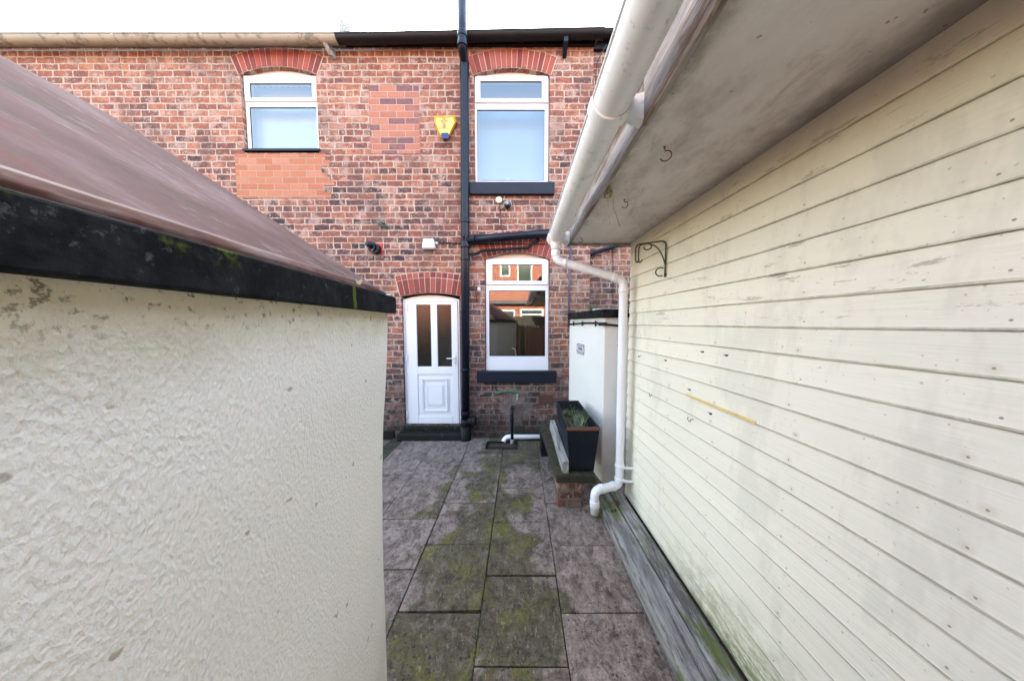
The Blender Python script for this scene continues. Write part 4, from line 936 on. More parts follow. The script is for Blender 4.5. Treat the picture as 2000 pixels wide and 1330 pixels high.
m = MB(); Mx = Matrix.Translation((FXX-.006, 1.0, 0)) @ Matrix.Rotation(R(-.4), 4, 'Z'); m.box((0, -3.6, ZS-.058), (.021, 0, ZS+.12), Mx); m.build('fascia', M_['fascia'], SHD, bevel=.004, label='nearer warped length of fascia board with a broken end')
m = MB(); m.prism([(FXX-.05, yS+.02, ZS+.12), (3.7, yS+.02, ZS+.75), (3.7, yS+.02, ZS+.80), (FXX-.05, yS+.02, ZS+.17)], (0, -(yS-yn+.3), 0)); m.build('roof', M_['slate'], SHD)
m = MB(); m.prism([(FXX+.022, SY0-.02, ZS+.002), (3.6, SY0-.02, ZS+.002), (3.6, SY0-.02, ZS+.73), (FXX+.022, SY0-.02, ZS+.13)], (0, .018, 0)); m.build('gable_infill', M_['siding'], SHD)
m = MB(); m.prism([(wx(yn)+.004, yn, -.02), (wx(SY0)+.004, SY0, -.02), (wx(SY0)+.05, SY0, -.02), (wx(yn)+.05, yn, -.02)], (0, 0, ZB+.01)); m.build('base_timber', M_['plinth'], SHD)
# gutter along Y
def gutterY(parent, X, za, Ya, Yb, r, mat, zslope=0.0):
    m = MB(); n = 18; th = .004
    ys = [Ya+(Yb-Ya)*i/10 for i in range(11)]
    prev = None
    for y in ys:
        zz = za+zslope*(y-Ya); ring = []
        for i in range(n+1): a = math.pi+math.pi*i/n; ring.append(m.bm.verts.new((X+math.cos(a)*r, y, zz+math.sin(a)*r)))
        for i in range(n, -1, -1): a = math.pi+math.pi*i/n; ring.append(m.bm.verts.new((X+math.cos(a)*(r-th), y, zz+math.sin(a)*(r-th))))
        if prev:
            for k in range(len(ring)): m.bm.faces.new((prev[k], prev[(k+1) % len(ring)], ring[(k+1) % len(ring)], ring[k])).smooth = True
        prev = ring
    m.tube([(X-r, Ya, za), (X-r, Yb, za+zslope*(Yb-Ya))], .006, 8)
    return m.build('gutter', M_[mat], parent)
GX, GZ, GR = .324, 2.485, .067
GT = thing('shed_gutter', 'grimy white gutter along the shed eaves with clip and outlet', 'gutter', (GX, 1.5, GZ))
gutterY(GT, GX, GZ, yn-.2, SY0+.005, GR, 'gutter_white')
def unionY(y, wd, rr, nm='gutter_clip'):
    m = MB(); n = 18
    for i in range(n):
        a0 = math.pi+math.pi*i/n; a1 = math.pi+math.pi*(i+1)/n
        m.prism([(GX+math.cos(a)*q, y, GZ+math.sin(a)*q) for a, q in ((a0, GR+.0005), (a1, GR+.0005), (a1, rr), (a0, rr))], (0, wd, 0))
    m.prism([(GX+GR-.02, y+.004, GZ-.045), (FXX-.002, y+.004, GZ-.075), (FXX-.002, y+.004, GZ+.02), (GX+GR-.004, y+.004, GZ+.01)], (0, wd-.008, 0))
    bmesh.ops.remove_doubles(m.bm, verts=m.bm.verts, dist=.0002)
    return m.build(nm, M_['gutter_white'], GT, bevel=.0025)
unionY(.985, .055, GR+.010); unionY(-.9, .055, GR+.010)
m = MB(); n = 18; m.prism([(GX+math.cos(math.pi+math.pi*i/n)*(GR+.008), SY0-.005, GZ+math.sin(math.pi+math.pi*i/n)*(GR+.008)) for i in range(n+1)], (0, .02, 0)); m.build('end_cap', M_['gutter_white'], GT, bevel=.002)
unionY(2.40, .115, GR+.009, 'outlet')
m = MB(); m.lathe([(.052, 2.43), (.046, 2.39), (.040, 2.35)], (GX, 2.455, 0)); m.build('outlet_spigot', M_['pipe_white'], GT)
# downpipe
DP = thing('downpipe', 'white downpipe swan-necking from shed gutter down past the boards', 'drainpipe', (.93, 2.42, .2))
pr = .0365
P0 = Vector((GX, 2.455, 2.38)); P1 = Vector((GX, 2.455, 2.265)); q = atY(1218, 547, 2.40); P2 = Vector((q.x, 2.40, q.z)); P3 = Vector((P2.x+.004, 2.40, .215)); P4 = Vector((.655, 2.27, .245)); P5 = Vector((.660, 2.27, .035))
m = MB(); m.tube(path([P0, P1, P2, P3, P4, P5], .062), pr, 20); m.build('pipe', M_['pipe_white'], DP)
m = SK(DP, 'pipe_white')
for p, d_, h_ in ((P1+Vector((0, 0, .06)), (0, 0, 1), .025), (P1+(P2-P1).normalized()*.085, P2-P1, .016), (P2-(P2-P1).normalized()*.085, P2-P1, .022), (P2-Vector((0, 0, .09)), (0, 0, 1), .022),
                  (P3+(P4-P3).normalized()*.08, P4-P3, .012), (P4-(P4-P3).normalized()*.08, P4-P3, .018), (P4+(P5-P4).normalized()*.12, P5-P4, .03)): collar(m, p, d_, pr+.005, h_)
for zz in (.40, .275):
    m = MB(); collar(m, (P3.x, P3.y, zz), (0, 0, 1), pr+.007, .014)
    m.box((0, -.006, -.011), (.17, .004, .011), Matrix.Translation((P3.x+.02, P3.y-.035, zz-.002)) @ Matrix.Rotation(R(-8), 4, 'Z')); m.build('pipe_clip', M_['pipe_white'], DP, bevel=.002)
# screw hooks in the soffit
def hook(p, axis, size, mat, label, rot=0, cat='hook', group=None, wire=.0022):
    """open screw hook: shank from the surface, then a three-quarter ring"""
    axis = Vector(axis).normalized(); side = axis.cross(Vector((0, 1, 0) if abs(axis.y) < .9 else (1, 0, 0))).normalized()
    side = Matrix.Rotation(rot, 3, axis) @ side
    pts = [Vector(p)-axis*.002, Vector(p)+axis*size*.45]; cc = Vector(p)+axis*size*.95
    for i in range(1, 15):
        a = math.pi + (1.45*math.pi)*i/14; pts.append(cc + axis*math.cos(a)*size*.5 - side*math.sin(a)*size*.5)
    m = MB(); m.tube(pts, wire, 8); m.tube([Vector(p)-axis*.001, Vector(p)+axis*.004], wire*2.2, 8)
    return tag(m.build('screw_hook', mat), label, cat, group)
for px, py, sz, lb in ((1298, 287, .042, 'rusty screw hook nearest the camera in the shed soffit'), (1219, 390, .034, 'rusty screw hook halfway along the shed soffit'), (1134, 464, .03, 'rusty screw hook by the far corner of the shed soffit')):
    hook(atZ(px, py, ZS-.012), (.12, -.1, -1), sz, M_['rust'], lb, R(30), group='screw hooks in the shed soffit')
def onS(px, py, off=.0):
    return atPlane(px, py, (SX-.009-off, SY0, 0), (1, SLP*-1, 0))
nS = Vector((-1, 0, 0))
for px, py, sz, lb in ((1247, 696, .024, 'uppermost black cup hook on the cream shed boards'), (1270, 772, .030, 'middle black cup hook on the cream shed boards'), (1349, 820, .034, 'lowest and largest black cup hook on the cream boards')):
    p = onS(px+5, py-1); cc = p+Vector((-.014, sz*.50, -.004)); pts = [p+Vector((.003, 0, 0)), p+Vector((-.010, 0, 0)), p+Vector((-.014, sz*.10, -.003))]
    for i in range(12):
        a = R(-20) - R(215)*i/11; pts.append(cc+Vector((0, -math.cos(a)*sz*.42, math.sin(a)*sz*.42)))
    m = MB(); m.tube(pts, .0019, 8); tag(m.build('cup_hook', M_['ink']), lb, 'hook', 'hooks on the shed wall')
for px, py, lb in ((1301, 704, 'dark screw left of the others, high on the cream boards'), (1373, 687, 'dark bolt head in the upper boards nearer the middle'), (1420, 694, 'dark bolt head in the upper boards nearest the camera'), (1389, 808, 'dark bolt head below the yellow strip'), (1348, 761, 'small dark screw at the left end of the yellow strip')):
    p = onS(px, py); m = MB(); m.lathe([(.0045, .004), (.0045, -.007), (.002, -.010)], p, 'X', 10); m.tube([p+Vector((0, 0, 0)), p+Vector((-.004, .022, .001))], .0018, 6); tag(m.build('screw', M_['ink']), lb, 'screw', 'screws in the shed wall')
# yellow strip
a_, b_ = onS(1341, 763, .004), onS(1470, 818, .004)
zb_ = (a_.z+b_.z)/2; y_near = .98
m = MB(); zb_ = ZB+BH*round((a_.z-ZB)/BH)-.004
m.prism([(wx(a_.y)-.0165, a_.y, zb_), (wx(a_.y)-.0165, a_.y, zb_+.013), (wx(a_.y)-.006, a_.y, zb_+.015), (wx(a_.y)-.006, a_.y, zb_)], (wx(1.18)-wx(a_.y), 1.18-a_.y, 0)); m.build('trim_strip', M_['yellow_paint'], SHD, label='strip of bare yellow paint along one board edge')
# green hanging basket bracket
HB = thing('basket_bracket', 'green wrought iron hanging basket bracket with scrolls on the shed wall', 'bracket', onS(1302, 500))
pt, pb = onS(1303, 470, .004), onS(1300, 538, .004)
yb0 = pt.y
up_ = Vector((wx(yb0)-.020, yb0, 0))
ztop, zbot = pt.z, pb.z
out_ = (atPlane(1262, 470, (0, 2.3, 0), (0, 1, 0)))
dirn = Vector((-.17, .10, 0))
m = MB(); A0 = Vector((up_.x, yb0, zbot)); A1 = Vector((up_.x, yb0, ztop)); A2 = A1+dirn; A3 = A2+Vector((0, 0, -.12))
m.tube(path([A0, A1+Vector((0, 0, .0)), A2, A3+Vector((0, 0, 0)), A3+Vector((.012, -.006, -.012)), A3+Vector((.024, -.010, .012))], .035), .0055, 10)
m.build('arm', M_['green_iron'], HB)
m = MB(); B1 = A1+dirn*.86+Vector((.0, .018, -.002)); m.tube(path([A1+dirn*.45+Vector((0, .006, 0)), B1, B1+Vector((0, 0, -.12)), B1+Vector((.012, -.006, -.13)), B1+Vector((.024, -.01, -.108))], .03), .0048, 10); m.build('rusty_hook', M_['rust'], HB)
m = MB(); pts = [Vector((up_.x, yb0, ztop-.17)), Vector((up_.x, yb0, ztop-.10))+dirn*.10, A1+dirn*.30+Vector((0, 0, -.03)), A1+dirn*.55+Vector((0, 0, -.008))]
for i in range(12):
    a = R(80)+R(300)*i/11; rr = .026*(1-i/20); pts.append(A1+dirn*.62+Vector((0, 0, -.030))+dirn.normalized()*math.cos(a)*rr*1.4+Vector((0, 0, math.sin(a)*rr)))
m.tube(path(pts[:4], .04)+pts[4:], .0048, 8)
pts = []
for i in range(13):
    a = R(-60)-R(250)*i/12; rr = .030; pts.append(Vector((up_.x, yb0, ztop-.215))+dirn.normalized()*(.030-math.cos(a)*rr*1.0)+Vector((0, 0, math.sin(a)*rr)))
m.tube(pts, .0045, 8); m.build('scroll', M_['green_iron'], HB)
m = MB(); m.box((up_.x-.004, yb0-.008, zbot-.012), (up_.x+.008, yb0+.008, zbot+.012)); m.build('fixing', M_['rust'], HB)
# straw under the eaves
q = atZ(1186, 366, ZS-.014); m = MB()
def strand(pts, r=.0018): m.tube(pts, r, 5)
for i in range(9):
    o = Vector((random.uniform(-.03, .02), random.uniform(-.05, .05), random.uniform(-.015, 0))); strand([q+o, q+o+Vector((random.uniform(-.03, .03), random.uniform(-.03, .03), random.uniform(-.03, -.005))), q+o+Vector((random.uniform(-.03, .05), random.uniform(-.04, .04), random.uniform(-.04, 0)))], .003)
strand([q, q+Vector((.005, 0, -.04)), q+Vector((.010, .01, -.14)), q+Vector((.022, .01, -.20))]); strand([q, q+Vector((.03, 0, -.02)), q+Vector((.045, .02, -.10)), q+Vector((.085, .03, -.20))])
tag(m.build('straw_tuft', M_['straw'], fixn=False), 'tuft of dry straw dangling from the eaves by the fascia', 'straw')
# decking boards
def deckboard(name, xa, xb, ya_, yb_, zt, label, mat='deck', grooves=True):
    m = MB(); g_ = []
    wdt = xb-xa; prof = [(0, 0), (0, zt-.012), (.004, zt-.004), (.012, zt)]
    if grooves:
        s0 = .035; nG = int((wdt-.06)/.0085)
        for i in range(nG):
            xx = s0+i*.0085; prof += [(xx, zt), (xx+.0015, zt-.003), (xx+.0040, zt-.003), (xx+.0055, zt)]
    prof += [(wdt-.012, zt), (wdt-.004, zt-.004), (wdt, zt-.012), (wdt, 0)]
    rows_ = []
    for i in range(15):
        y = ya_+(yb_-ya_)*i/14; sh = wx(y)-SX; dz = mnoise.noise((xa*9, y*2, 0))*.004
        rows_.append([m.bm.verts.new((xa+p+sh, y, z_+(dz if z_ > 0 else 0))) for p, z_ in prof])
    for i in range(14):
        for k in range(len(prof)-1): m.bm.faces.new((rows_[i][k], rows_[i][k+1], rows_[i+1][k+1], rows_[i+1][k]))
    for rw in (rows_[0], rows_[-1]): m.bm.faces.new(rw)
    return tag(m.build(name, M_[mat]), label, 'board', 'timber boards along the shed foot')
q = atZ(1172, 985, 0)
deckboard('deck_board', .715, .865, -1.5, 2.50, .085, 'wide grooved grey decking board along the paving edge')
deckboard('deck_board', .872, .985, -1.5, 2.52, .082, 'narrower grey decking board against the shed foot', grooves=False)
m = MB()
for i in range(260):
    px_ = random.gauss(0, .55); py_ = random.choice((random.uniform(.9, 3.9), random.gauss(3.6, .2)))
    if not -1.1 < px_ < .68 or py_ > 3.92 or (HOLE[0]-.03 < px_ < HOLE[1]+.03 and HOLE[2]-.03 < py_ < HOLE[3]+.03): continue
    r_ = random.uniform(.0015, .0045); a = random.uniform(0, 3.14); c3, s3 = math.cos(a)*r_*random.uniform(1, 3), math.sin(a)*r_*2
    m.poly([(px_-c3, py_-s3, .0045), (px_+s3*.5, py_-c3*.5, .006), (px_+c3, py_+s3, .0045+r_), (px_-s3*.5, py_+c3*.5, .005)])
tag(m.build('grit', simple('dark_grit', (.035, .028, .018), .9, .6, 60), fixn=False), 'scattered grit and leaf crumbs on the paving', 'debris', kind='stuff')
# moss tufts along the joints
m = MB()
for x_j in (-.722, -.229, .245):
    for i in range(170):
        yy = random.uniform(1.0, 3.9)
        if mnoise.noise((x_j*5, yy*1.6, 1)) < .02: continue
        for k in range(3):
            a = random.uniform(0, 6.28); b = Vector((x_j+random.gauss(0, .004), yy+random.uniform(-.01, .01), -.004)); d_ = Vector((math.cos(a)*.7, math.sin(a)*.7, 1))*random.uniform(.006, .015); s2 = Vector((-math.sin(a), math.cos(a), 0))*.004
            m.poly([b-s2, b+s2, b+d_])
tag(m.build('joint_moss', simple('joint_moss', (.05, .06, .012), .9, .4, 40), fixn=False), 'thin lines of moss growing in the paving joints', 'moss', kind='stuff')
# debris on deck
q = Vector((.80, 2.22, .088)); m = MB(); 
for i in range(14):
    a = random.uniform(0, 6.28); p = q+Vector((random.uniform(-.02, .02), random.uniform(-.03, .03), .001)); l = random.uniform(.01, .03); m.poly([p, p+Vector((math.cos(a)*l, math.sin(a)*l, .004)), p+Vector((math.cos(a+.5)*l, math.sin(a+.5)*l, .008))])
tag(m.build('leaf_litter', simple('dark_litter', (.03, .018, .012), .9), fixn=False), 'dark clump of leaf litter on the decking board', 'leaves', kind='stuff')
q = Vector((.86, 2.38, .086)); tag(MB().tube(path([q, q+Vector((.02, -.05, .004)), q+Vector((0, -.11, .004))], .03), .002, 6).build('twig', M_['ink']), 'thin curled twig lying on the decking boards', 'twig')
q = Vector((.88, 2.34, .0)); m = MB(); m.box((q.x-.02, q.y-.03, .083), (q.x+.02, q.y+.03, .087)); tag(m.build('dead_leaf', M_['rust'], bevel=.002), 'brown dead leaf by the bend of the downpipe', 'leaf')

# ================================================================= PLANTER GROUP
BS = thing('plinth_bench', 'low mossy slab bench on brick piers beside the white wall', 'bench', (.5, 2.9, 0))
m = MB(); m.box((.348, 2.40, -.01), (.575, 2.62, .245)); m.build('brick_pier', M_['pier'], BS, bevel=.008)
m = MB(); m.box((.275, 3.36, -.01), (.52, 3.62, .245)); m.build('brick_pier', M_['black_rough'], BS, bevel=.008, label='far pier painted black')
m = MB(); m.prism([(.335, 2.37, .246), (.690, 2.37, .246), (.70, 3.64, .246), (.272, 3.64, .246)], (0, 0, .080)); m.build('slab', M_['mossslab'], BS, bevel=.012, seg=3)
TR = thing('planter', 'tapered dark blue trough planter with rusty front rim strip', 'planter', (.58, 2.85, .33))
zb0, zt0 = .329, .765
bot = [(.462, 2.425), (.690, 2.425), (.690, 3.16), (.472, 3.16)]; topo = [(.428, 2.385), (.727, 2.385), (.717, 3.235), (.446, 3.235)]; th = .018
m = MB()
topi = [(.428+th, 2.385+th), (.727-th, 2.385+th), (.717-th, 3.235-th), (.446+th, 3.235-th)]; boti = [(x+(.58-x)*.08, y+(2.8-y)*.05) for x, y in bot]
vb = [m.bm.verts.new((*p, zb0)) for p in bot]; vt = [m.bm.verts.new((*p, zt0)) for p in topo]; vi = [m.bm.verts.new((*p, zt0)) for p in topi]; vj = [m.bm.verts.new((*p, zb0+.05)) for p in boti]
for i in range(4):
    j = (i+1) % 4
    m.bm.faces.new((vb[i], vb[j], vt[j], vt[i])); m.bm.faces.new((vt[i], vt[j], vi[j], vi[i])); m.bm.faces.new((vi[i], vi[j], vj[j], vj[i]))
m.bm.faces.new(vb); m.bm.faces.new(vj); m.build('trough', M_['trough'], TR, bevel=.003)
m = MB(); m.box((.426, 2.376, zt0-.030), (.729, 2.3845, zt0-.001)); m.build('rim_strip', M_['corten'], TR, bevel=.002)
sz = zt0-.10; m = MB()
NX, NYY = 8, 20; gr_ = [[m.bm.verts.new((.46+.235*i/NX, 2.43+.75*j/NYY, sz+random.uniform(-.012, .014))) for j in range(NYY+1)] for i in range(NX+1)]
for i in range(NX):
    for j in range(NYY): m.bm.faces.new((gr_[i][j], gr_[i+1][j], gr_[i+1][j+1], gr_[i][j+1]))
m.build('soil', M_['soil'], TR, fixn=False)
def blade(m, b, d, l, wd, droop):
    d = Vector(d).normalized(); sd_ = d.cross(Vector((0, 0, 1))).normalized()*wd; prev = None
    for i in range(6):
        t = i/5; p = b+d*l*t+Vector((0, 0, -droop*t*t)); ww = sd_*(1-t*.85)
        cur = (m.bm.verts.new(p-ww), m.bm.verts.new(p+ww))
        if prev: m.bm.faces.new((prev[0], prev[1], cur[1], cur[0]))
        prev = cur
PG = thing('planter_grass', 'tufts of long green and straw-coloured grass growing in the dark trough', 'plant', (.55, 2.7, sz))
m = MB()
for k, (cx_, cy_, nn) in enumerate(((.53, 2.60, 26), (.62, 2.66, 34), (.585, 2.80, 18), (.56, 2.50, 14))):
    for i in range(nn):
        a = random.uniform(0, 6.28); el = random.uniform(.5, 1.4); b = Vector((cx_+random.gauss(0, .012), cy_+random.gauss(0, .02), sz))
        blade(m, b, (math.cos(a), math.sin(a), el*1.3), random.uniform(.12, .24), random.uniform(.0014, .0028), random.uniform(.01, .07))
m.build('blades', M_['blade'], PG, fixn=False)
m = MB()
for i in range(34):
    a = random.uniform(0, 6.28); b = Vector((random.uniform(.47, .68), random.uniform(2.44, 3.1), sz))
    blade(m, b, (math.cos(a), math.sin(a), random.uniform(.2, 1.2)), random.uniform(.05, .14), random.uniform(.0012, .002), random.uniform(.0, .05))
m.build('dead_stems', M_['straw'], PG, fixn=False)
HP = thing('leafy_seedling', 'small leafy green plant at the far end of the trough', 'plant', (.52, 2.95, sz))
m = MB(); l_ = MB()
for i in range(6):
    a = i*1.1; p = Vector((.525, 2.93, sz)); tp = p+Vector((math.cos(a)*.03, math.sin(a)*.03, random.uniform(.05, .11))); m.tube([p, tp], .0018, 5)
    for j in range(7):
        c3 = p.lerp(tp, .4+.6*j/6); aa = random.uniform(0, 6.28); dd = Vector((math.cos(aa), math.sin(aa), .3)).normalized(); ss = dd.cross(Vector((0, 0, 1))).normalized(); L_ = random.uniform(.014, .024)
        l_.poly([c3, c3+dd*L_*.5+ss*L_*.4, c3+dd*L_, c3+dd*L_*.5-ss*L_*.4])
m.build('stem', M_['leaf'], HP, fixn=False); l_.build('leaves', M_['leaf'], HP, fixn=False)
CR = thing('crocus', 'single mauve crocus flower among the grass in the trough', 'flower', (.555, 2.585, sz))
m = MB()
for k in range(2):
    p = Vector((.553+k*.008, 2.60-k*.075, sz+.06-k*.03)); m.tube([(p.x, p.y, sz-.01), p], .002, 5)
m.build('stem', M_['blade'], CR)
m = MB()
for k in range(2):
    p = Vector((.553+k*.008, 2.60-k*.075, sz+.06-k*.03))
    for i in range(6):
        a = i*math.pi/3; d_ = Vector((math.cos(a), math.sin(a), 0)); s2 = Vector((-d_.y, d_.x, 0)); m.poly([p, p+d_*.010+s2*.008+Vector((0, 0, .016)), p+d_*.009+Vector((0, 0, .033)), p+d_*.010-s2*.008+Vector((0, 0, .016))])
m.build('petals', M_['flower'], CR, fixn=False)
# timber beam beside planter
m = MB(); x_ = .388
m.prism([(x_, 2.385, .328), (x_+.062, 2.385, .328), (x_+.062, 2.385, .450), (x_+.006, 2.385, .450), (x_+.004, 2.385, .43), (x_+.011, 2.385, .415), (x_, 2.385, .405)], (.004, 1.05, 0)); tag(m.build('timber_beam', M_['beam'], bevel=.005), 'pale grey weathered timber beam lying beside the trough', 'beam')

# ================================================================= LEFT OUTBUILDING
OB_ = thing('outbuilding', 'cream rendered outbuilding with black coping and brown sheet roof', 'outbuilding', (-1.2, .3, 0))
C1 = Vector((-.530, 1.10, 0)); dv = Vector((.114, -1, 0)).normalized(); WT = 1.742; LW = 1.75
lft = Vector((-1, -.114, 0)).normalized()
def bat(z):   # wall leans in slightly towards its foot
    pts = [(0, -.054), (.12, -.052), (1.03, -.040), (1.3, -.028), (1.55, -.010), (1.70, .0), (1.8, .0)]
    for (a, b), (c3, d3) in zip(pts, pts[1:]):
        if a <= z <= c3: return b+(d3-b)*(z-a)/(c3-a)
    return 0
m = MB(); NZ, NS = 90, 150; rc = .028; outl = []
# outline: far face then rounded corner then long face towards the camera
for i in range(26): outl.append((C1 + lft*(LW*(1-i/26)+rc*(i/26)), lft.cross(Vector((0, 0, 1)))))
for i in range(9):
    a = math.pi/2*i/8; outl.append((C1 + lft*rc + dv*rc + (-dv*math.cos(a) - lft*math.sin(a))*rc, None))
for i in range(1, 200): outl.append((C1 + dv*(rc+3.6*(i/199)**1.5), None))
grid = []
for p, _ in outl:
    col = []
    for k in range(NZ+1):
        z = -.02+(WT+.02)*k/NZ; q = Vector((p.x, p.y, z)); nz_ = mnoise.noise(Vector((q.x*3, q.y*3, q.z*2.2)))*.006 + mnoise.noise(Vector((q.x*14, q.y*14, q.z*9)))*.0012
        q += -lft*(bat(max(z, 0))+nz_); col.append(m.bm.verts.new(q))
    grid.append(col)
for i in range(len(grid)-1):
    for k in range(NZ): m.bm.faces.new((grid[i][k], grid[i+1][k], grid[i+1][k+1], grid[i][k+1])).smooth = True
e1, e2_ = outl[-1][0], outl[0][0]; e3 = e1+lft*LW
m.poly([(e1.x-.06, e1.y, -.02), (e3.x, e3.y, -.02), (e3.x, e3.y, WT), (e1.x, e1.y, WT)]); m.poly([(e3.x, e3.y, -.02), (e2_.x, e2_.y, -.02), (e2_.x, e2_.y, WT), (e3.x, e3.y, WT)])
m.build('rendered_wall', M_['render_left'], OB_, fixn=True)
def off(p, a, b, z): q = p - lft*a - dv*b; return (q.x, q.y, z)
m = MB(); far = C1; near = C1+dv*3.6
m.prism([off(far, .022, .020, WT), off(near, .022, 0, WT), off(near, -.20, 0, WT), off(far, -.20, .020, WT)], (0, 0, .066)); m.prism([off(far, -.201, .020, WT), off(far, -.201, -.2, WT), off(far+lft*LW, .0, -.2, WT), off(far+lft*LW, .0, .020, WT)], (0, 0, .066))
m.build('coping', M_['coping'], OB_, bevel=.004)
# roof sheet
SLR = .667
rb = WT+.068
def rp(s, t, z): q = C1 + lft*s + dv*t; return Vector((q.x, q.y, z))
s0 = .030
m = MB(); prof = [(s0+.012, rb), (s0, rb+.006), (s0-.002, rb+.018), (s0+.004, rb+.030), (s0+.014, rb+.036)]
f0, f1 = .018, 3.7
a_ = [m.bm.verts.new(rp(s, f0, z)) for s, z in prof]; b_ = [m.bm.verts.new(rp(s, f1, z)) for s, z in prof]
for i in range(len(prof)-1): m.bm.faces.new((a_[i], a_[i+1], b_[i+1], b_[i])).smooth = True
m.bm.faces.new(a_)
m.build('roof_edge', M_['roofedge'], OB_)
m = MB(); RS = .86; r0_, r1_ = (s0+.0145, rb+.036), (RS, rb+.036+(RS-s0)*SLR)
th = .03
r2_ = (LW+.03, r1_[1]-(LW-RS)*SLR)
m.prism([rp(r0_[0], f0-.0, r0_[1]), rp(r1_[0], f0-.0, r1_[1]), rp(r2_[0], f0, r2_[1]), rp(r2_[0], f0, r2_[1]-th), rp(r1_[0], f0, r1_[1]-th), rp(r0_[0]+.01, f0, r0_[1]-th)], dv*3.65); m.build('roof_sheet', M_['roofsheet'], OB_)
m = MB(); m.prism([rp(s0+.06, f0+.02, rb), rp(RS, f0+.02, r1_[1]-.035), rp(LW-.02, f0+.02, r2_[1]-.035), rp(LW-.02, f0+.02, WT)], dv*.05); m.build('gable', M_['render_left'], OB_)
# fallen leaf, slate shard and pebbles
q = atPlane(698, 551, C1+lft*s0, -lft); q = q - lft*.006; m = MB(); L_ = .016
m.poly([q+Vector((0, -L_, -.006)), q+Vector((.003, -L_*.2, -.010)), q+Vector((.002, L_*.9, .003)), q+Vector((0, L_*.8, .012)), q+Vector((.001, 0, .006))]); m.poly([q+Vector((0, -L_, -.006)), q+Vector((.001, 0, .004)), q+Vector((0, -L_*1.3, .006))])
tag(m.build('fallen_leaf', M_['leafdry'], fixn=False), 'dry pale leaf stuck on the brown roof edge', 'leaf')
zc = WT+.067; q = rp(.012, .004, zc); m = MB(); m.prism([q+Vector((-.035, .0, 0)), q+Vector((-.028, 0, .030)), q+Vector((.020, 0, .004)), q+Vector((.022, 0, 0))], (.004, .010, 0)); tag(m.build('slate_shard', M_['slate']), 'dark pointed slate shard on the far end of the black coping', 'slate')
for dx_, lb in ((.016, 'pale pebble at the far end of the black coping'), (-.03, 'flat pale stone chip on the black coping by the roof corner')):
    q = rp(.012-dx_, .015, zc+.004); m = MB(); bmesh.ops.create_icosphere(m.bm, subdivisions=2, radius=.007)
    for v in m.bm.verts: v.co = Vector((v.co.x*1.5, v.co.y, v.co.z*.8))+v.co*mnoise.noise(v.co*200)*.2+q
    tag(m.build('pebble', M_['stone']), lb, 'stone', 'pebbles on the coping')

# ================================================================= BEHIND THE CAMERA (seen in the window reflections)
OH = thing('opposite_house', 'sunlit red brick house across the back, seen in the window reflection', 'house', (0, -7.5, 0))
def mir(px, py, Y):   # point seen in the lower window's reflection at distance Y behind
    d = ray(px, py); t = (2*D - Y)/d.y; return Vector((d.x*t, Y, HC+d.z*t))
Ya = -7.6; Yb = -6.0
m = MB(); m.box((-9, Ya-7, -.05), (9, Ya, 6.3)); m.build('wall', M_['brick_back'], OH)
m = MB(); m.prism([(-9.2, Ya+.25, 6.25), (-9.2, Ya-3.5, 8.2), (-9.2, Ya-7.2, 6.25)], (18.4, 0, 0)); m.build('roof', M_['slate'], OH)
ex0 = mir(940, 600, Yb).x; ex1 = mir(1085, 600, Yb).x; ez = mir(1000, 594, Yb).z
m = MB(); m.box((ex0-2.2, Ya+.002, -.05), (ex1+1.5, Yb, ez)); m.build('extension', M_['brick_back'], OH)
m = MB(); m.prism([(ex0-2.3, Yb+.2, ez+.0), (ex0-2.3, Yb+.2, ez+.16), (ex0-2.3, Ya+.01, ez+.30), (ex0-2.3, Ya+.01, ez)], (ex1-ex0+3.9, 0, 0)); m.build('extension_roof', M_['slate'], OH)
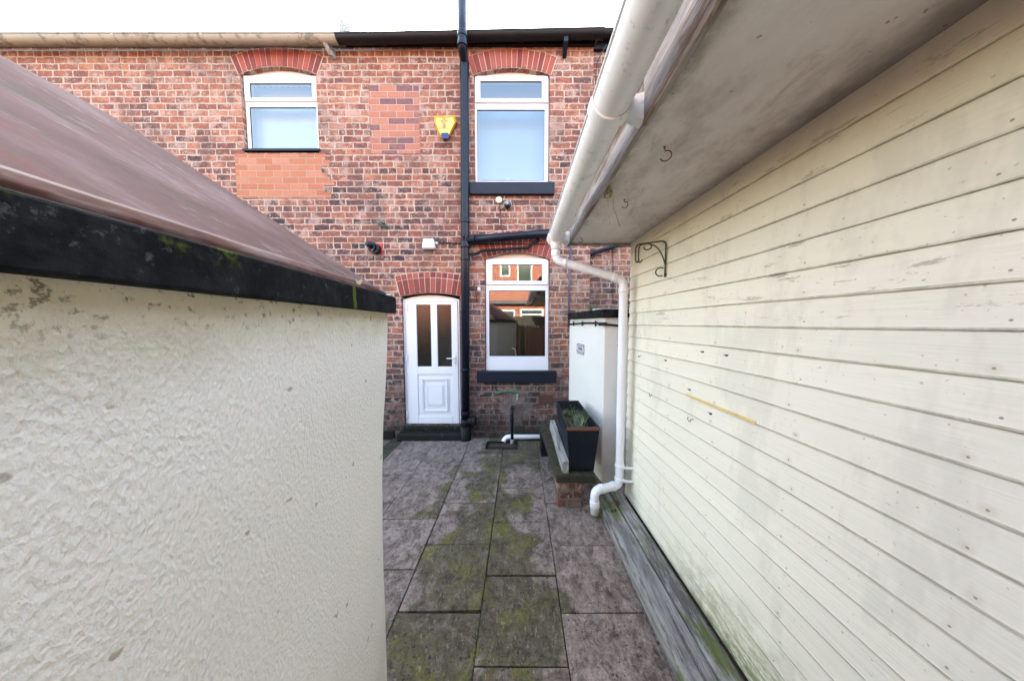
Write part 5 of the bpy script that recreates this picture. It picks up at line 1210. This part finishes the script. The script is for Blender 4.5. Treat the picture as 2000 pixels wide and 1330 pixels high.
def owin(l, t, r_, b_, Y, door=False):
    a_, c3 = mir(l, t, Y), mir(r_, b_, Y); fw_ = .08; m = MB(); x0_, x1_, z0_, z1_ = a_.x, c3.x, c3.z, a_.z
    y_ = Y+.05
    for p0, p1 in (((x0_, z0_), (x0_+fw_, z1_)), ((x1_-fw_, z0_), (x1_, z1_)), ((x0_+fw_, z1_-fw_), (x1_-fw_, z1_)), ((x0_+fw_, z0_), (x1_-fw_, z0_+fw_))): m.box((p0[0], Y+.002, p0[1]), (p1[0], y_, p1[1]))
    if not door: m.box((x0_+fw_, Y+.002, z1_-(z1_-z0_)*.32), (x1_-fw_, y_, z1_-(z1_-z0_)*.32+.07))
    f = m.build('door' if door else 'window', M_['upvc'], OH); p = MB(); p.box((x0_+fw_, Y+.002, z0_+fw_), (x1_-fw_, Y+.02, z1_-fw_)); p.build('pane', simple('dark_pane', (.05, .07, .06), .1), f)
owin(976, 500, 997, 541, Ya); owin(1010, 490, 1040, 552, Ya); owin(972, 605, 1006, 700, Yb, True); owin(1016, 603, 1062, 640, Yb)
owin(900, 500, 935, 552, Ya)
BF = thing('back_fence', 'dark timber fence and gate closing the yard behind the camera', 'fence', (0, -2.7, 0))
m = MB(); X = -8.2
while X < 1.5: m.box((X, -2.62+random.uniform(-.004, .004), -.02), (X+.118, -2.60, 1.98+random.uniform(-.01, .01))); X += .124
m.build('boards', simple('dark_creosoted_boards', (.035, .032, .022), .8, .4, 8, bump=.004, stretch=(1, 1, .1)), BF)
for x in (-8.1, -6.2, -4.3, -2.4, .1, 1.4): MB().box((x, -2.70, -.02), (x+.09, -2.625, 2.0)).build('post', M_['black_rough'], BF)
# small things inside on the sills
q = atY(992, 352, D+.16); m = MB(); m.lathe([(.032, fz(357)-.06), (.036, q.z-.03), (.030, q.z+.0), (.012, q.z+.02)], (q.x, D+.16, 0)); tag(m.build('white_jar', M_['white_pl']), 'white jar standing inside the upper window', 'jar')
m = MB(); m.box((uw[0]+.02, D+.125, fz(357)-.08), (uw[1]-.02, D+.24, fz(357)-.06)); m.build('inner_sill', M_['white_pl'], H)
q = atY(1006, 690, D+.2); m = MB(); m.tube(path([(q.x+.02, D+.25, q.z-.12), (q.x+.0, D+.25, q.z+.06), (q.x-.05, D+.24, q.z+.075)], .03), .012, 8); tag(m.build('kitchen_tap', M_['white_pl']), 'white kitchen tap seen through the lower window', 'tap')
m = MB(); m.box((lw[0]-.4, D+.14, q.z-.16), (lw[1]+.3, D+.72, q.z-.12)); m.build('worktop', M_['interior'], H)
